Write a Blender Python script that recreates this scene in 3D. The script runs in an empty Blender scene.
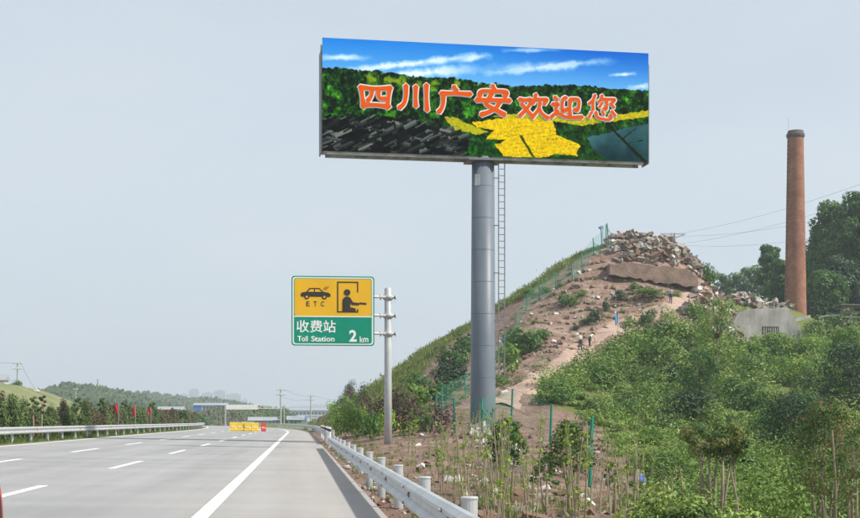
import bpy, bmesh, math, random
import numpy as np
from mathutils import Vector, Matrix

# ------------------------------------------------------------------ camera, world, sun, exposure
scene = bpy.context.scene
R = math.radians
FPX = 1320.0                       # focal length in pixels of the 860 px wide photograph
CAM_H = 1.22
TH = 0.0                           # level camera, the view raised by lens shift (verticals stay parallel)
PSI = math.atan(130 / FPX)   # yaw to the right of the road
cam_data = bpy.data.cameras.new('camera')
cam = bpy.data.objects.new('camera', cam_data)
scene.collection.objects.link(cam)
cam.location = (0, 0, CAM_H)
cam.rotation_euler = (math.pi / 2 + TH, 0, -PSI)
cam_data.sensor_width = 36
cam_data.lens = 36 * FPX / 860
cam_data.shift_y = 162 / 860
cam_data.clip_start = 0.1
cam_data.clip_end = 20000
scene.camera = cam

SUN_TO = Vector((1.0, -0.40, 1.12)).normalized()
sun_el = math.asin(SUN_TO.z)
sun_az = math.atan2(SUN_TO.x, SUN_TO.y)
world = bpy.data.worlds.new('World')
scene.world = world
world.use_nodes = True
nt = world.node_tree
nt.nodes.clear()
def N(tree, typ, **kw):
    n = tree.nodes.new(typ)
    for k, v in kw.items():
        setattr(n, k, v)
    return n
sky = N(nt, 'ShaderNodeTexSky', sky_type='NISHITA', sun_disc=False, sun_elevation=sun_el, sun_rotation=sun_az,
        air_density=1.0, dust_density=3.0, ozone_density=1.0)
bg1 = N(nt, 'ShaderNodeBackground'); bg1.inputs[1].default_value = 0.06
nt.links.new(sky.outputs[0], bg1.inputs[0])
bg2 = N(nt, 'ShaderNodeBackground'); bg2.inputs[1].default_value = 0.315
tc = N(nt, 'ShaderNodeTexCoord')
mp = N(nt, 'ShaderNodeMapping'); mp.inputs['Scale'].default_value = (1, 1, 3.2)
nz = N(nt, 'ShaderNodeTexNoise'); nz.inputs['Scale'].default_value = 1.7; nz.inputs['Detail'].default_value = 5
nz.inputs['Roughness'].default_value = 0.55
rp = N(nt, 'ShaderNodeValToRGB')
rp.color_ramp.elements[0].position = 0.3; rp.color_ramp.elements[0].color = (0.76, 0.88, 1.0, 1)
rp.color_ramp.elements[1].position = 0.7; rp.color_ramp.elements[1].color = (0.90, 0.98, 1.05, 1)
nt.links.new(tc.outputs['Generated'], mp.inputs[0]); nt.links.new(mp.outputs[0], nz.inputs['Vector'])
nt.links.new(nz.outputs['Fac'], rp.inputs[0]); nt.links.new(rp.outputs[0], bg2.inputs[0])
mx = N(nt, 'ShaderNodeMixShader'); mx.inputs[0].default_value = 0.8
nt.links.new(bg1.outputs[0], mx.inputs[1]); nt.links.new(bg2.outputs[0], mx.inputs[2])
wo = N(nt, 'ShaderNodeOutputWorld'); nt.links.new(mx.outputs[0], wo.inputs[0])

sl = bpy.data.lights.new('sun', 'SUN'); sl.energy = 2.2; sl.angle = R(2.5); sl.color = (1.0, 0.95, 0.87)
sun = bpy.data.objects.new('sun', sl); scene.collection.objects.link(sun)
sun.rotation_euler = SUN_TO.to_track_quat('Z', 'Y').to_euler()

scene.view_settings.view_transform = 'Standard'
scene.view_settings.look = 'None'
scene.view_settings.exposure = 1.4
scene.view_settings.gamma = 1.0
scene.render.engine = 'CYCLES'
scene.cycles.use_denoising = True
scene.cycles.max_bounces = 6
scene.cycles.transparent_max_bounces = 12
scene.cycles.volume_bounces = 0

# ------------------------------------------------------------------ pixel helper
sps, cps, sth, cth = math.sin(PSI), math.cos(PSI), math.sin(TH), math.cos(TH)
VF = np.array((sps * cth, cps * cth, sth)); VR = np.array((cps, -sps, 0.0)); VU = np.array((-sps * sth, -cps * sth, cth))
CAMP = np.array((0.0, 0.0, CAM_H))
def ray(px, py):
    d = VF + (px - 430) / FPX * VR + (421 - py) / FPX * VU
    return d / d[1]
def P(px, py, Y):
    """a direction of the photograph taken at the distance Y along the road"""
    return CAMP + ray(px, py) * Y
def proj(X, Y, Z):
    q = np.stack([X, Y, Z - CAM_H], -1)
    w = q @ VF
    w = np.where(w < 0.1, 0.1, w)
    return 430 + FPX * (q @ VR) / w, 421 - FPX * (q @ VU) / w

# ------------------------------------------------------------------ materials
MATS = {}
def mat(name, c1, c2=None, scale=4.0, rough=0.8, bump=0.0, bscale=None, metal=0.0, detail=6, lo=0.35, hi=0.65, spec=0.3, coord='Object', stretch=(1, 1, 1)):
    if name in MATS: return MATS[name]
    m = bpy.data.materials.new(name); m.use_nodes = True
    t = m.node_tree; b = t.nodes['Principled BSDF']
    b.inputs['Roughness'].default_value = rough; b.inputs['Metallic'].default_value = metal
    b.inputs['Specular IOR Level'].default_value = spec
    co = N(t, 'ShaderNodeTexCoord'); mpn = N(t, 'ShaderNodeMapping'); mpn.inputs['Scale'].default_value = stretch
    t.links.new(co.outputs[coord], mpn.inputs[0])
    if c2 is None: c2 = tuple(x * 0.85 for x in c1)
    nn = N(t, 'ShaderNodeTexNoise'); nn.inputs['Scale'].default_value = scale; nn.inputs['Detail'].default_value = detail
    nn.inputs['Roughness'].default_value = 0.62
    r = N(t, 'ShaderNodeValToRGB')
    r.color_ramp.elements[0].position = lo; r.color_ramp.elements[0].color = (*c1, 1)
    r.color_ramp.elements[1].position = hi; r.color_ramp.elements[1].color = (*c2, 1)
    t.links.new(mpn.outputs[0], nn.inputs['Vector']); t.links.new(nn.outputs['Fac'], r.inputs[0])
    t.links.new(r.outputs[0], b.inputs['Base Color'])
    if bump:
        n2 = N(t, 'ShaderNodeTexNoise'); n2.inputs['Scale'].default_value = bscale or scale * 6; n2.inputs['Detail'].default_value = 5
        t.links.new(mpn.outputs[0], n2.inputs['Vector'])
        bp = N(t, 'ShaderNodeBump'); bp.inputs['Strength'].default_value = bump; bp.inputs['Distance'].default_value = 0.05
        t.links.new(n2.outputs['Fac'], bp.inputs['Height']); t.links.new(bp.outputs[0], b.inputs['Normal'])
    MATS[name] = m
    return m
def leaf_mat(name, cols, transl=0.35, rough=0.55):
    if name in MATS: return MATS[name]
    m = bpy.data.materials.new(name); m.use_nodes = True
    t = m.node_tree; b = t.nodes['Principled BSDF']; out = t.nodes['Material Output']
    b.inputs['Roughness'].default_value = rough; b.inputs['Specular IOR Level'].default_value = 0.25
    a = N(t, 'ShaderNodeAttribute', attribute_name='var')
    r = N(t, 'ShaderNodeValToRGB')
    e = r.color_ramp.elements
    e[0].position = 0; e[0].color = (*cols[0], 1); e[1].position = 1; e[1].color = (*cols[-1], 1)
    for i, c in enumerate(cols[1:-1]):
        n = e.new((i + 1) / (len(cols) - 1)); n.color = (*c, 1)
    t.links.new(a.outputs['Fac'], r.inputs[0]); t.links.new(r.outputs[0], b.inputs['Base Color'])
    tr = N(t, 'ShaderNodeBsdfTranslucent'); t.links.new(r.outputs[0], tr.inputs[0])
    ms = N(t, 'ShaderNodeMixShader'); ms.inputs[0].default_value = transl
    t.links.new(b.outputs[0], ms.inputs[1]); t.links.new(tr.outputs[0], ms.inputs[2]); t.links.new(ms.outputs[0], out.inputs[0])
    MATS[name] = m
    return m
def var_mat(name, cols, rough=0.85, bump=0.3, bscale=8):
    m = leaf_mat(name, cols, 0.0, rough)
    return m

# ------------------------------------------------------------------ mesh helpers
COL = scene.collection
def link(o, parent=None):
    COL.objects.link(o)
    if parent is not None: o.parent = parent
    return o
def tag(o, label=None, cat=None, group=None, kind=None):
    if label: o['label'] = label
    if cat: o['category'] = cat
    if group: o['group'] = group
    if kind: o['kind'] = kind
    return o
def empty(name, loc=(0, 0, 0), rz=0, parent=None):
    o = bpy.data.objects.new(name, None); o.empty_display_size = 0.3
    o.location = loc; o.rotation_euler = (0, 0, rz)
    return link(o, parent)
class MB:
    def __init__(s): s.v = []; s.f = []; s.m = []
    def add(s, vs, fs, mi=0):
        o = len(s.v); s.v += [tuple(map(float, p)) for p in vs]
        for f in fs: s.f.append(tuple(i + o for i in f)); s.m.append(mi)
        return s
    def box(s, c, d, mi=0, rot=None):
        x, y, z = d[0] / 2, d[1] / 2, d[2] / 2
        vs = [Vector((a, b, e)) for a in (-x, x) for b in (-y, y) for e in (-z, z)]
        if rot is not None: vs = [rot @ p for p in vs]
        vs = [(p.x + c[0], p.y + c[1], p.z + c[2]) for p in vs]
        return s.add(vs, [(0, 1, 3, 2), (4, 6, 7, 5), (0, 4, 5, 1), (2, 3, 7, 6), (0, 2, 6, 4), (1, 5, 7, 3)], mi)
    def tube(s, pts, rad, n=8, mi=0, caps=True):
        pts = [Vector(p) for p in pts]
        if not hasattr(rad, '__len__'): rad = [rad] * len(pts)
        rings = []; o = len(s.v)
        for i, p in enumerate(pts):
            a = pts[max(i - 1, 0)]; b = pts[min(i + 1, len(pts) - 1)]
            t = (b - a).normalized()
            ref = Vector((0, 0, 1)) if abs(t.z) < 0.9 else Vector((1, 0, 0))
            u = t.cross(ref).normalized(); w = t.cross(u)
            for k in range(n):
                an = 2 * math.pi * k / n
                q = p + (u * math.cos(an) + w * math.sin(an)) * rad[i]
                s.v.append((q.x, q.y, q.z))
        for i in range(len(pts) - 1):
            for k in range(n):
                a = o + i * n + k; b = o + i * n + (k + 1) % n
                s.f.append((a, a + n, b + n, b)); s.m.append(mi)
        if caps:
            s.f.append(tuple(o + k for k in range(n))); s.m.append(mi)
            s.f.append(tuple(o + (len(pts) - 1) * n + k for k in reversed(range(n)))); s.m.append(mi)
        return s
    def lathe(s, prof, n=24, c=(0, 0, 0), mi=0, caps=True):
        o = len(s.v)
        for (r, z) in prof:
            for k in range(n):
                a = 2 * math.pi * k / n
                s.v.append((c[0] + r * math.cos(a), c[1] + r * math.sin(a), c[2] + z))
        for i in range(len(prof) - 1):
            for k in range(n):
                a = o + i * n + k; b = o + i * n + (k + 1) % n
                s.f.append((a, b, b + n, a + n)); s.m.append(mi)
        if caps:
            s.f.append(tuple(o + k for k in reversed(range(n)))); s.m.append(mi)
            s.f.append(tuple(o + (len(prof) - 1) * n + k for k in range(n))); s.m.append(mi)
        return s
    def mesh(s, name, mats, smooth=False):
        me = bpy.data.meshes.new(name); me.from_pydata(s.v, [], s.f)
        if not isinstance(mats, (list, tuple)): mats = [mats]
        for m in mats: me.materials.append(m)
        if len(mats) > 1: me.polygons.foreach_set('material_index', s.m)
        if smooth: me.polygons.foreach_set('use_smooth', [True] * len(me.polygons))
        me.update()
        return me
    def build(s, name, mats, parent=None, smooth=False):
        return link(bpy.data.objects.new(name, s.mesh(name, mats, smooth)), parent)
def np_mesh(name, verts, quads, m, var=None, smooth=False, tris=False):
    me = bpy.data.meshes.new(name)
    k = 3 if tris else 4
    me.vertices.add(len(verts)); me.vertices.foreach_set('co', np.asarray(verts, np.float32).ravel())
    me.loops.add(len(quads) * k); me.loops.foreach_set('vertex_index', np.asarray(quads, np.int32).ravel())
    me.polygons.add(len(quads)); me.polygons.foreach_set('loop_start', np.arange(0, len(quads) * k, k, dtype=np.int32))
    me.polygons.foreach_set('use_smooth', np.full(len(quads), bool(smooth)))
    for mm in (m if isinstance(m, (list, tuple)) else [m]): me.materials.append(mm)
    me.update(calc_edges=True)
    if var is not None:
        a = me.attributes.new('var', 'FLOAT', 'POINT'); a.data.foreach_set('value', np.asarray(var, np.float32))
    return me
def inst(me, name, loc, rz=0, sc=1.0, parent=None):
    o = bpy.data.objects.new(name, me); o.location = loc; o.rotation_euler = (0, 0, rz)
    o.scale = (sc, sc, sc) if not hasattr(sc, '__len__') else sc
    return link(o, parent)
def copy_tree(o, parent=None):
    c = o.copy(); COL.objects.link(c); c.parent = parent
    for ch in list(o.children): copy_tree(ch, c)
    return c
def text_mesh(body, name, m, size, bold=0.0, ext=0.0, parent=None, width=None, height=None, center=(0, 0, 0), rot=None):
    """lettering as flat mesh in the XZ plane facing -Y, fitted to width x height about center"""
    cu = bpy.data.curves.new(name, 'FONT'); cu.body = body; cu.size = size; cu.offset = bold; cu.extrude = ext; cu.resolution_u = 4
    to = bpy.data.objects.new(name, cu); COL.objects.link(to)
    dg = bpy.context.evaluated_depsgraph_get(); dg.update()
    me = bpy.data.meshes.new_from_object(to.evaluated_get(dg))
    bpy.data.objects.remove(to); bpy.data.curves.remove(cu)
    n = len(me.vertices); co = np.zeros(n * 3, np.float32); me.vertices.foreach_get('co', co); co = co.reshape(-1, 3)
    lo, hi = co.min(0), co.max(0)
    sx = width / (hi[0] - lo[0]) if width else 1; sz = height / (hi[1] - lo[1]) if height else sx
    q = np.zeros_like(co)
    q[:, 0] = (co[:, 0] - (lo[0] + hi[0]) / 2) * sx + center[0]
    q[:, 2] = (co[:, 1] - (lo[1] + hi[1]) / 2) * sz + center[2]
    q[:, 1] = -co[:, 2] + center[1]
    me.vertices.foreach_set('co', q.ravel()); me.materials.clear(); me.materials.append(m); me.update()
    return link(bpy.data.objects.new(name, me), parent)

# ------------------------------------------------------------------ foliage helpers (numpy)
class Fol:
    def __init__(s, seed): s.r = np.random.default_rng(seed); s.c = []; s.n = []; s.s = []; s.v = []
    def blob(s, c, r, n, size, v=None, fill=0.55, up=0.35):
        g = s.r; d = g.normal(size=(n, 3)); d /= np.linalg.norm(d, axis=1)[:, None]
        rad = fill + (1 - fill) * g.random(n) ** 0.6
        c = np.asarray(c, float); r = np.broadcast_to(np.asarray(r, float), (3,))
        s.c.append(c + d * rad[:, None] * r)
        nn = d + np.array((0, 0, up)) + g.normal(size=(n, 3)) * 0.3
        s.n.append(nn / np.linalg.norm(nn, axis=1)[:, None])
        s.s.append(size * (0.6 + 0.8 * g.random(n)))
        vv = g.random() if v is None else v
        s.v.append(np.clip(vv * 0.74 + 0.26 * g.random(n), 0, 1))
        return s
    def bush(s, base, w, h, nblob, nleaf, size, vlo=0, vhi=1):
        g = s.r
        for i in range(nblob):
            a = g.random() * 2 * math.pi; q = math.sqrt(g.random()) * 0.62
            zz = 0.3 + 0.62 * g.random() * (1 - 0.5 * q)
            rr = (0.24 + 0.2 * g.random())
            s.blob((base[0] + math.cos(a) * q * w / 2, base[1] + math.sin(a) * q * w / 2, base[2] + zz * h - 0.1 * h),
                   (rr * w, rr * w, rr * h * 0.8), nleaf, size, vlo + (vhi - vlo) * g.random())
        return s
    def arrays(s, asp=0.55):
        c = np.concatenate(s.c); n = np.concatenate(s.n); sz = np.concatenate(s.s); v = np.concatenate(s.v)
        g = s.r; t = g.normal(size=c.shape); t -= (t * n).sum(1)[:, None] * n; t /= np.linalg.norm(t, axis=1)[:, None] + 1e-9
        b = np.cross(n, t); L = sz[:, None]; W = L * asp
        p = np.stack([c - t * L * 0.5, c + b * W * 0.5 - n * L * 0.06, c + t * L * 0.5, c - b * W * 0.5 - n * L * 0.06], 1).reshape(-1, 3)
        q = np.arange(len(p)).reshape(-1, 4)
        return p, q, np.repeat(v, 4)
    def mesh(s, name, m, asp=0.55):
        p, q, v = s.arrays(asp); return np_mesh(name, p, q, m, v)

# ------------------------------------------------------------------ colours
M_asphalt = None
m_white = mat('white_paint', (0.80, 0.80, 0.77), (0.66, 0.66, 0.63), 3, 0.6)
m_galv = mat('galvanised_steel', (0.55, 0.565, 0.57), (0.43, 0.445, 0.45), 2.5, 0.42, metal=0.35, bump=0.05)
m_galv2 = mat('dull_galvanised_steel', (0.42, 0.43, 0.43), (0.32, 0.33, 0.33), 3, 0.5, metal=0.3)
m_concrete = mat('concrete', (0.45, 0.44, 0.41), (0.33, 0.32, 0.30), 2, 0.9, bump=0.4)
m_greenpost = mat('green_coated_steel', (0.02, 0.20, 0.13), (0.03, 0.26, 0.17), 3, 0.5)
m_bark = mat('bark', (0.20, 0.16, 0.11), (0.11, 0.09, 0.065), 8, 0.9, bump=0.5)
m_stem = mat('pale_stem', (0.33, 0.28, 0.20), (0.21, 0.17, 0.11), 6, 0.85)
m_dark = mat('dark_paint_and_shade', (0.02, 0.02, 0.022), (0.03, 0.03, 0.03), 3, 0.6)
L_mid = leaf_mat('leaves_mid', [(0.035, 0.090, 0.022), (0.070, 0.160, 0.034), (0.135, 0.245, 0.055)])
L_bright = leaf_mat('leaves_bright', [(0.065, 0.145, 0.025), (0.15, 0.265, 0.042), (0.26, 0.37, 0.075)])
L_dark = leaf_mat('leaves_dark', [(0.018, 0.045, 0.022), (0.030, 0.075, 0.032), (0.055, 0.110, 0.045)], 0.25)
L_lime = leaf_mat('leaves_lime', [(0.13, 0.25, 0.03), (0.22, 0.36, 0.04), (0.36, 0.46, 0.06)])
L_brown = leaf_mat('leaves_dry', [(0.055, 0.035, 0.028), (0.09, 0.06, 0.045), (0.12, 0.10, 0.06)], 0.15)
L_conifer = leaf_mat('leaves_conifer', [(0.042, 0.080, 0.024), (0.085, 0.145, 0.038), (0.155, 0.195, 0.056)], 0.2)
L_tipped = leaf_mat('leaves_red_tipped', [(0.030, 0.060, 0.018), (0.060, 0.115, 0.030), (0.105, 0.175, 0.048), (0.17, 0.23, 0.065), (0.36, 0.15, 0.07)], 0.3)
L_grass = leaf_mat('grass_blades', [(0.11, 0.16, 0.035), (0.19, 0.24, 0.06), (0.30, 0.30, 0.11)], 0.3)
L_weed = leaf_mat('weeds', [(0.05, 0.12, 0.02), (0.12, 0.20, 0.04), (0.22, 0.26, 0.07)], 0.3)
L_flower = leaf_mat('yellow_flowers', [(0.45, 0.36, 0.03), (0.6, 0.45, 0.03)], 0.2)

# ------------------------------------------------------------------ road frame: straight, then bending left
Y_BEND, R_BEND = 132.0, 1050.0
def bend(Y):
    Y = np.asarray(Y, float); d = np.maximum(Y - Y_BEND, 0)
    return -(d * d) / (2 * R_BEND)
def road_z(X, Y): return -0.02 * (np.asarray(X, float) - bend(Y))
XL, XR = -11.85, 1.12
def strip(name, x0, x1, ys, dz, m, parent=None, thick=None):
    b = MB(); xs = np.linspace(x0, x1, max(2, int((x1 - x0) / 3) + 2))
    vs = []; n = len(xs)
    for y in ys:
        for x in xs: vs.append((x + float(bend(y)), y, -0.02 * x + dz))
    fs = [(i * n + j, i * n + j + 1, (i + 1) * n + j + 1, (i + 1) * n + j) for i in range(len(ys) - 1) for j in range(n - 1)]
    b.add(vs, fs)
    return b.build(name, m, parent)

# asphalt: grey, worn, with pale dust blown over the shoulder, long tyre bands and fine aggregate
def asphalt():
    m = bpy.data.materials.new('asphalt'); m.use_nodes = True
    t = m.node_tree; b = t.nodes['Principled BSDF']; b.inputs['Roughness'].default_value = 0.88; b.inputs['Specular IOR Level'].default_value = 0.25
    co = N(t, 'ShaderNodeTexCoord')
    def noise(sc, st, det=5, ro=0.6):
        mpn = N(t, 'ShaderNodeMapping'); mpn.inputs['Scale'].default_value = st
        n = N(t, 'ShaderNodeTexNoise'); n.inputs['Scale'].default_value = sc; n.inputs['Detail'].default_value = det; n.inputs['Roughness'].default_value = ro
        t.links.new(co.outputs['Object'], mpn.inputs[0]); t.links.new(mpn.outputs[0], n.inputs['Vector']); return n.outputs['Fac']
    def ramp(f, p0, c0, p1, c1):
        r = N(t, 'ShaderNodeValToRGB'); r.color_ramp.elements[0].position = p0; r.color_ramp.elements[1].position = p1
        r.color_ramp.elements[0].color = (*c0, 1); r.color_ramp.elements[1].color = (*c1, 1); t.links.new(f, r.inputs[0]); return r.outputs[0]
    def mix(f, a, c, mode='MIX'):
        x = N(t, 'ShaderNodeMix', data_type='RGBA', blend_type=mode)
        if isinstance(f, float): x.inputs[0].default_value = f
        else: t.links.new(f, x.inputs[0])
        t.links.new(a, x.inputs[6])
        if isinstance(c, tuple): x.inputs[7].default_value = (*c, 1)
        else: t.links.new(c, x.inputs[7])
        return x.outputs[2]
    base = ramp(noise(0.35, (1, 0.25, 1)), 0.3, (0.270, 0.270, 0.270), 0.7, (0.328, 0.328, 0.326))
    bands = ramp(noise(1.1, (1, 0.02, 1), 3), 0.35, (0.90, 0.90, 0.90), 0.65, (1.06, 1.06, 1.05))
    base = mix(1.0, base, bands, 'MULTIPLY')
    cross = ramp(noise(0.5, (0.12, 1, 1), 4), 0.36, (0.91, 0.91, 0.92), 0.6, (1.03, 1.03, 1.02))
    base = mix(1.0, base, cross, 'MULTIPLY')
    agg = ramp(noise(55, (1, 1, 1), 3, 0.7), 0.3, (0.82, 0.82, 0.82), 0.72, (1.18, 1.18, 1.18))
    base = mix(1.0, base, agg, 'MULTIPLY')
    # pinkish dust near the right edge
    sx = N(t, 'ShaderNodeSeparateXYZ'); t.links.new(co.outputs['Object'], sx.inputs[0])
    mr = N(t, 'ShaderNodeMapRange'); mr.inputs[1].default_value = -2.6; mr.inputs[2].default_value = 1.1
    t.links.new(sx.outputs[0], mr.inputs[0])
    ml = N(t, 'ShaderNodeMath', operation='MULTIPLY'); t.links.new(mr.outputs[0], ml.inputs[0]); t.links.new(noise(0.8, (1, 0.2, 1)), ml.inputs[1])
    base = mix(ml.outputs[0], base, (0.40, 0.355, 0.315))
    t.links.new(base, b.inputs['Base Color'])
    bp = N(t, 'ShaderNodeBump'); bp.inputs['Strength'].default_value = 0.35; bp.inputs['Distance'].default_value = 0.01
    t.links.new(noise(60, (1, 1, 1), 3), bp.inputs['Height']); t.links.new(bp.outputs[0], b.inputs['Normal'])
    return m
ys_road = list(np.concatenate([np.linspace(-25, 130, 32), np.linspace(135, 420, 58)]))
road = strip('road', XL, XR, ys_road, 0.0, asphalt()); tag(road, 'wide grey asphalt motorway bending left in the distance', 'road', kind='structure')
m_line = mat('road_line_paint', (0.78, 0.77, 0.73), (0.62, 0.61, 0.58), 2.2, 0.65, lo=0.45, hi=0.75)
strip('edge_line', -1.33, -1.13, ys_road, 0.005, m_line, road)
strip('edge_line', -11.6, -11.42, ys_road, 0.005, m_line, road)
def dash_mesh(L, w):
    return MB().add([(-w / 2, 0, .02 * w / 2), (w / 2, 0, -.02 * w / 2), (w / 2, L, -.02 * w / 2), (-w / 2, L, .02 * w / 2)], [(0, 1, 2, 3)]).mesh('lane_dash', m_line)
dm = dash_mesh(6.0, 0.17)
for X in (-4.45, -7.75):
    for k in range(-1, 19):
        y = 17.6 + 14.2 * k
        a = float(bend(y)); b2 = float(bend(y + 6))
        inst(dm, 'lane_dash', (X + a, y, -0.02 * X + 0.005), math.atan2(-(b2 - a), 6), parent=road)
# ------------------------------------------------------------------ right hillside terrain from measured points
CP = []
def cp(px, py, Y): CP.append(P(px, py, Y))
# ridge as seen against the sky
RIDGE = [(345, 411, 190), (370, 399, 178), (400, 377, 166), (430, 350, 158), (470, 322, 152), (520, 297, 149), (560, 267, 147), (585, 252, 146),
         (605, 241, 145), (640, 241, 146), (670, 248, 147), (700, 268, 148), (716, 289, 150), (740, 296, 160), (780, 304, 166), (800, 330, 170), (830, 336, 172), (870, 338, 174)]
for r_ in RIDGE: cp(*r_)
for px, py, Y in RIDGE:                 # the far side falls away
    q = P(px, py, Y); CP.append(np.array((q[0] + 6, Y + 28, max(q[2] * 0.45, 1.0)))); CP.append(np.array((q[0] + 10, Y + 75, max(q[2] * 0.2, 0.5))))
for c_ in [(483, 426, 72), (505, 402, 86), (520, 393, 94), (540, 376, 106), (560, 361, 117), (585, 347, 127), (630, 323, 131), (672, 306, 132), (720, 293, 138),
           (500, 335, 128), (540, 325, 131), (570, 298, 136), (600, 268, 141), (620, 282, 139), (660, 284, 140), (640, 300, 135), (690, 284, 142),
           (430, 410, 92), (405, 424, 84), (440, 380, 116), (420, 402, 100), (465, 355, 130), (470, 385, 112), (395, 415, 118), (380, 420, 100),
           (480, 441, 58), (520, 470, 36), (450, 470, 33), (560, 518, 23), (600, 470, 45), (600, 442, 64), (545, 416, 78), (520, 432, 64),
           (620, 400, 101), (600, 362, 120), (560, 400, 94), (660, 350, 122), (650, 420, 88), (660, 460, 62), (700, 518, 30), (860, 518, 27), (640, 518, 26),
           (700, 450, 74), (780, 400, 102), (780, 450, 70), (860, 450, 66), (740, 358, 128), (750, 353, 139), (790, 355, 139), (765, 354, 144), (730, 344, 141), (800, 355, 145), (720, 330, 138), (860, 385, 116), (800, 352, 150), (765, 352, 148), (738, 347, 149), (780, 351, 153), (850, 350, 152), (700, 318, 134), (930, 518, 28), (950, 400, 110)]:
    cp(*c_)
for Y in (0, 10, 20, 30, 40, 50, 62, 75, 90, 105, 120, 140):
    CP.append(np.array((1.2, Y, -0.03))); CP.append(np.array((2.3, Y, -0.05)))
for Y in (165, 190, 220, 260, 320): 
    CP.append(np.array((1.2 + float(bend(Y)), Y, -0.03))); CP.append(np.array((4.5 + float(bend(Y)), Y, 0.3)))
for X, Y, z in [(8, 0, -1.0), (25, 5, -1.4), (60, 20, -1.2), (90, 60, 0.5), (120, 110, 5), (130, 160, 8), (140, 250, 6), (120, 330, 3), (60, 330, 2), (20, 330, 1.5), (0, 330, .8), (6, 14, -.45), (5, 30, -.2), (5, 45, 0.1), (5, 60, 0.3), (6, 75, 0.6), (9, 95, 1.2)]:
    CP.append(np.array((X, Y, z), float))
CP = np.array(CP)
_A = np.linalg.norm(CP[:, None, :2] - CP[None, :, :2], axis=2)
_n = len(CP)
_K = np.zeros((_n + 1, _n + 1)); _K[:_n, :_n] = -_A + np.eye(_n) * -0.6 * 0; _K[:_n, :_n] += np.eye(_n) * 0.4; _K[:_n, _n] = 1; _K[_n, :_n] = 1
_W = np.linalg.solve(_K, np.concatenate([CP[:, 2], [0]]))
def vnoise(x, y, seed=0):
    s = 0
    for i, (fx, fy, a) in enumerate([(0.21, 0.17, .38), (0.47, -0.39, .22), (0.83, 0.91, .14), (1.7, -1.3, .09), (2.9, 2.3, .05), (-5.1, 4.2, 0.03)]):
        s = s + a * np.sin(fx * x + fy * y + seed * 1.7 + i * 2.1) * np.cos(fy * 1.13 * x - fx * 0.9 * y + i + seed)
    return s
def ground(x, y):
    x = np.asarray(x, float); y = np.asarray(y, float)
    sh = x.shape; xf, yf = x.ravel(), y.ravel()
    d = np.sqrt((xf[:, None] - CP[None, :, 0]) ** 2 + (yf[:, None] - CP[None, :, 1]) ** 2)
    z = -(d @ _W[:_n]) + _W[_n]
    off = xf - bend(yf)
    amp = np.clip((off - 1.6) / 9, 0, 1) * np.clip(0.25 + yf / 130, 0, 1.1)
    z = z + vnoise(xf, yf) * amp
    z = np.where(off < 2.0, np.minimum(z, -0.03 + np.maximum(off - 1.2, 0) * 0.1), z)
    return z.reshape(sh)
def hit(px, py, y0=8.0, y1=330.0, n=420):
    """where a direction of the photograph meets the terrain"""
    ys = np.geomspace(y0, y1, n); r = ray(px, py)
    pts = CAMP + ys[:, None] * r
    g = ground(pts[:, 0], pts[:, 1]); below = np.where(pts[:, 2] < g)[0]
    if len(below) == 0:                       # just misses the crest: take the crest
        i = int(np.argmin(pts[:, 2] - g))
        if pts[i, 2] - g[i] > 2.0: return None
    else: i = below[0]
    return Vector((pts[i, 0], pts[i, 1], g[i]))
def gz(x, y): return float(ground(np.array([x]), np.array([y]))[0])

def in_poly(x, y, poly):
    x = np.asarray(x, float); y = np.asarray(y, float); r = np.zeros(x.shape, bool); j = len(poly) - 1
    for i in range(len(poly)):
        xi, yi = poly[i]; xj, yj = poly[j]
        c = ((yi > y) != (yj > y)) & (x < (xj - xi) * (y - yi) / (yj - yi + 1e-9) + xi)
        r ^= c; j = i
    return r
POLY_CUT = [(320, 425), (345, 405), (470, 315), (520, 290), (606, 232), (603, 243), (575, 262), (520, 300), (488, 318), (440, 350), (415, 385), (395, 428)]
POLY_THICK = [(528, 398), (552, 380), (586, 367), (604, 353), (628, 336), (655, 326), (700, 332), (745, 350), (795, 345), (806, 330), (870, 326), (870, 530), (640, 530), (628, 470), (600, 425), (560, 410)]

ss = np.concatenate([[1.08, 1.2, 1.5, 1.9, 2.4, 3.0], 3.6 + np.cumsum(np.linspace(0.55, 2.2, 92))])
yy = np.concatenate([np.arange(-24, 80, 1.2), np.arange(80, 170, 0.7), np.geomspace(170, 330, 50)])
SS, YY = np.meshgrid(ss, yy)
XX = SS + bend(YY)
ZZ = ground(XX, YY)
ZZ[:, 0] = np.minimum(ZZ[:, 0], -0.035)
V = np.stack([XX, YY, ZZ], -1).reshape(-1, 3); nx = len(ss)
ii, jj = np.meshgrid(np.arange(len(yy) - 1), np.arange(nx - 1), indexing='ij')
Q = np.stack([ii * nx + jj, ii * nx + jj + 1, (ii + 1) * nx + jj + 1, (ii + 1) * nx + jj], -1).reshape(-1, 4)
ppx, ppy = proj(V[:, 0], V[:, 1], V[:, 2])
gr = in_poly(ppx, ppy, POLY_CUT).astype(float)
gr = np.maximum(gr, in_poly(ppx, ppy, POLY_THICK) * 0.9)
behind = (V[:, 1] > 152) | (ppx > 870)
gr = np.maximum(gr, behind * 0.85)
gr2 = gr.reshape(len(yy), nx)
for _ in range(2):
    gp = np.pad(gr2, 1, mode='edge'); gr2 = (gp[:-2, 1:-1] + gp[2:, 1:-1] + gp[1:-1, :-2] + gp[1:-1, 2:] + gp[1:-1, 1:-1] * 2) / 6
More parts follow.
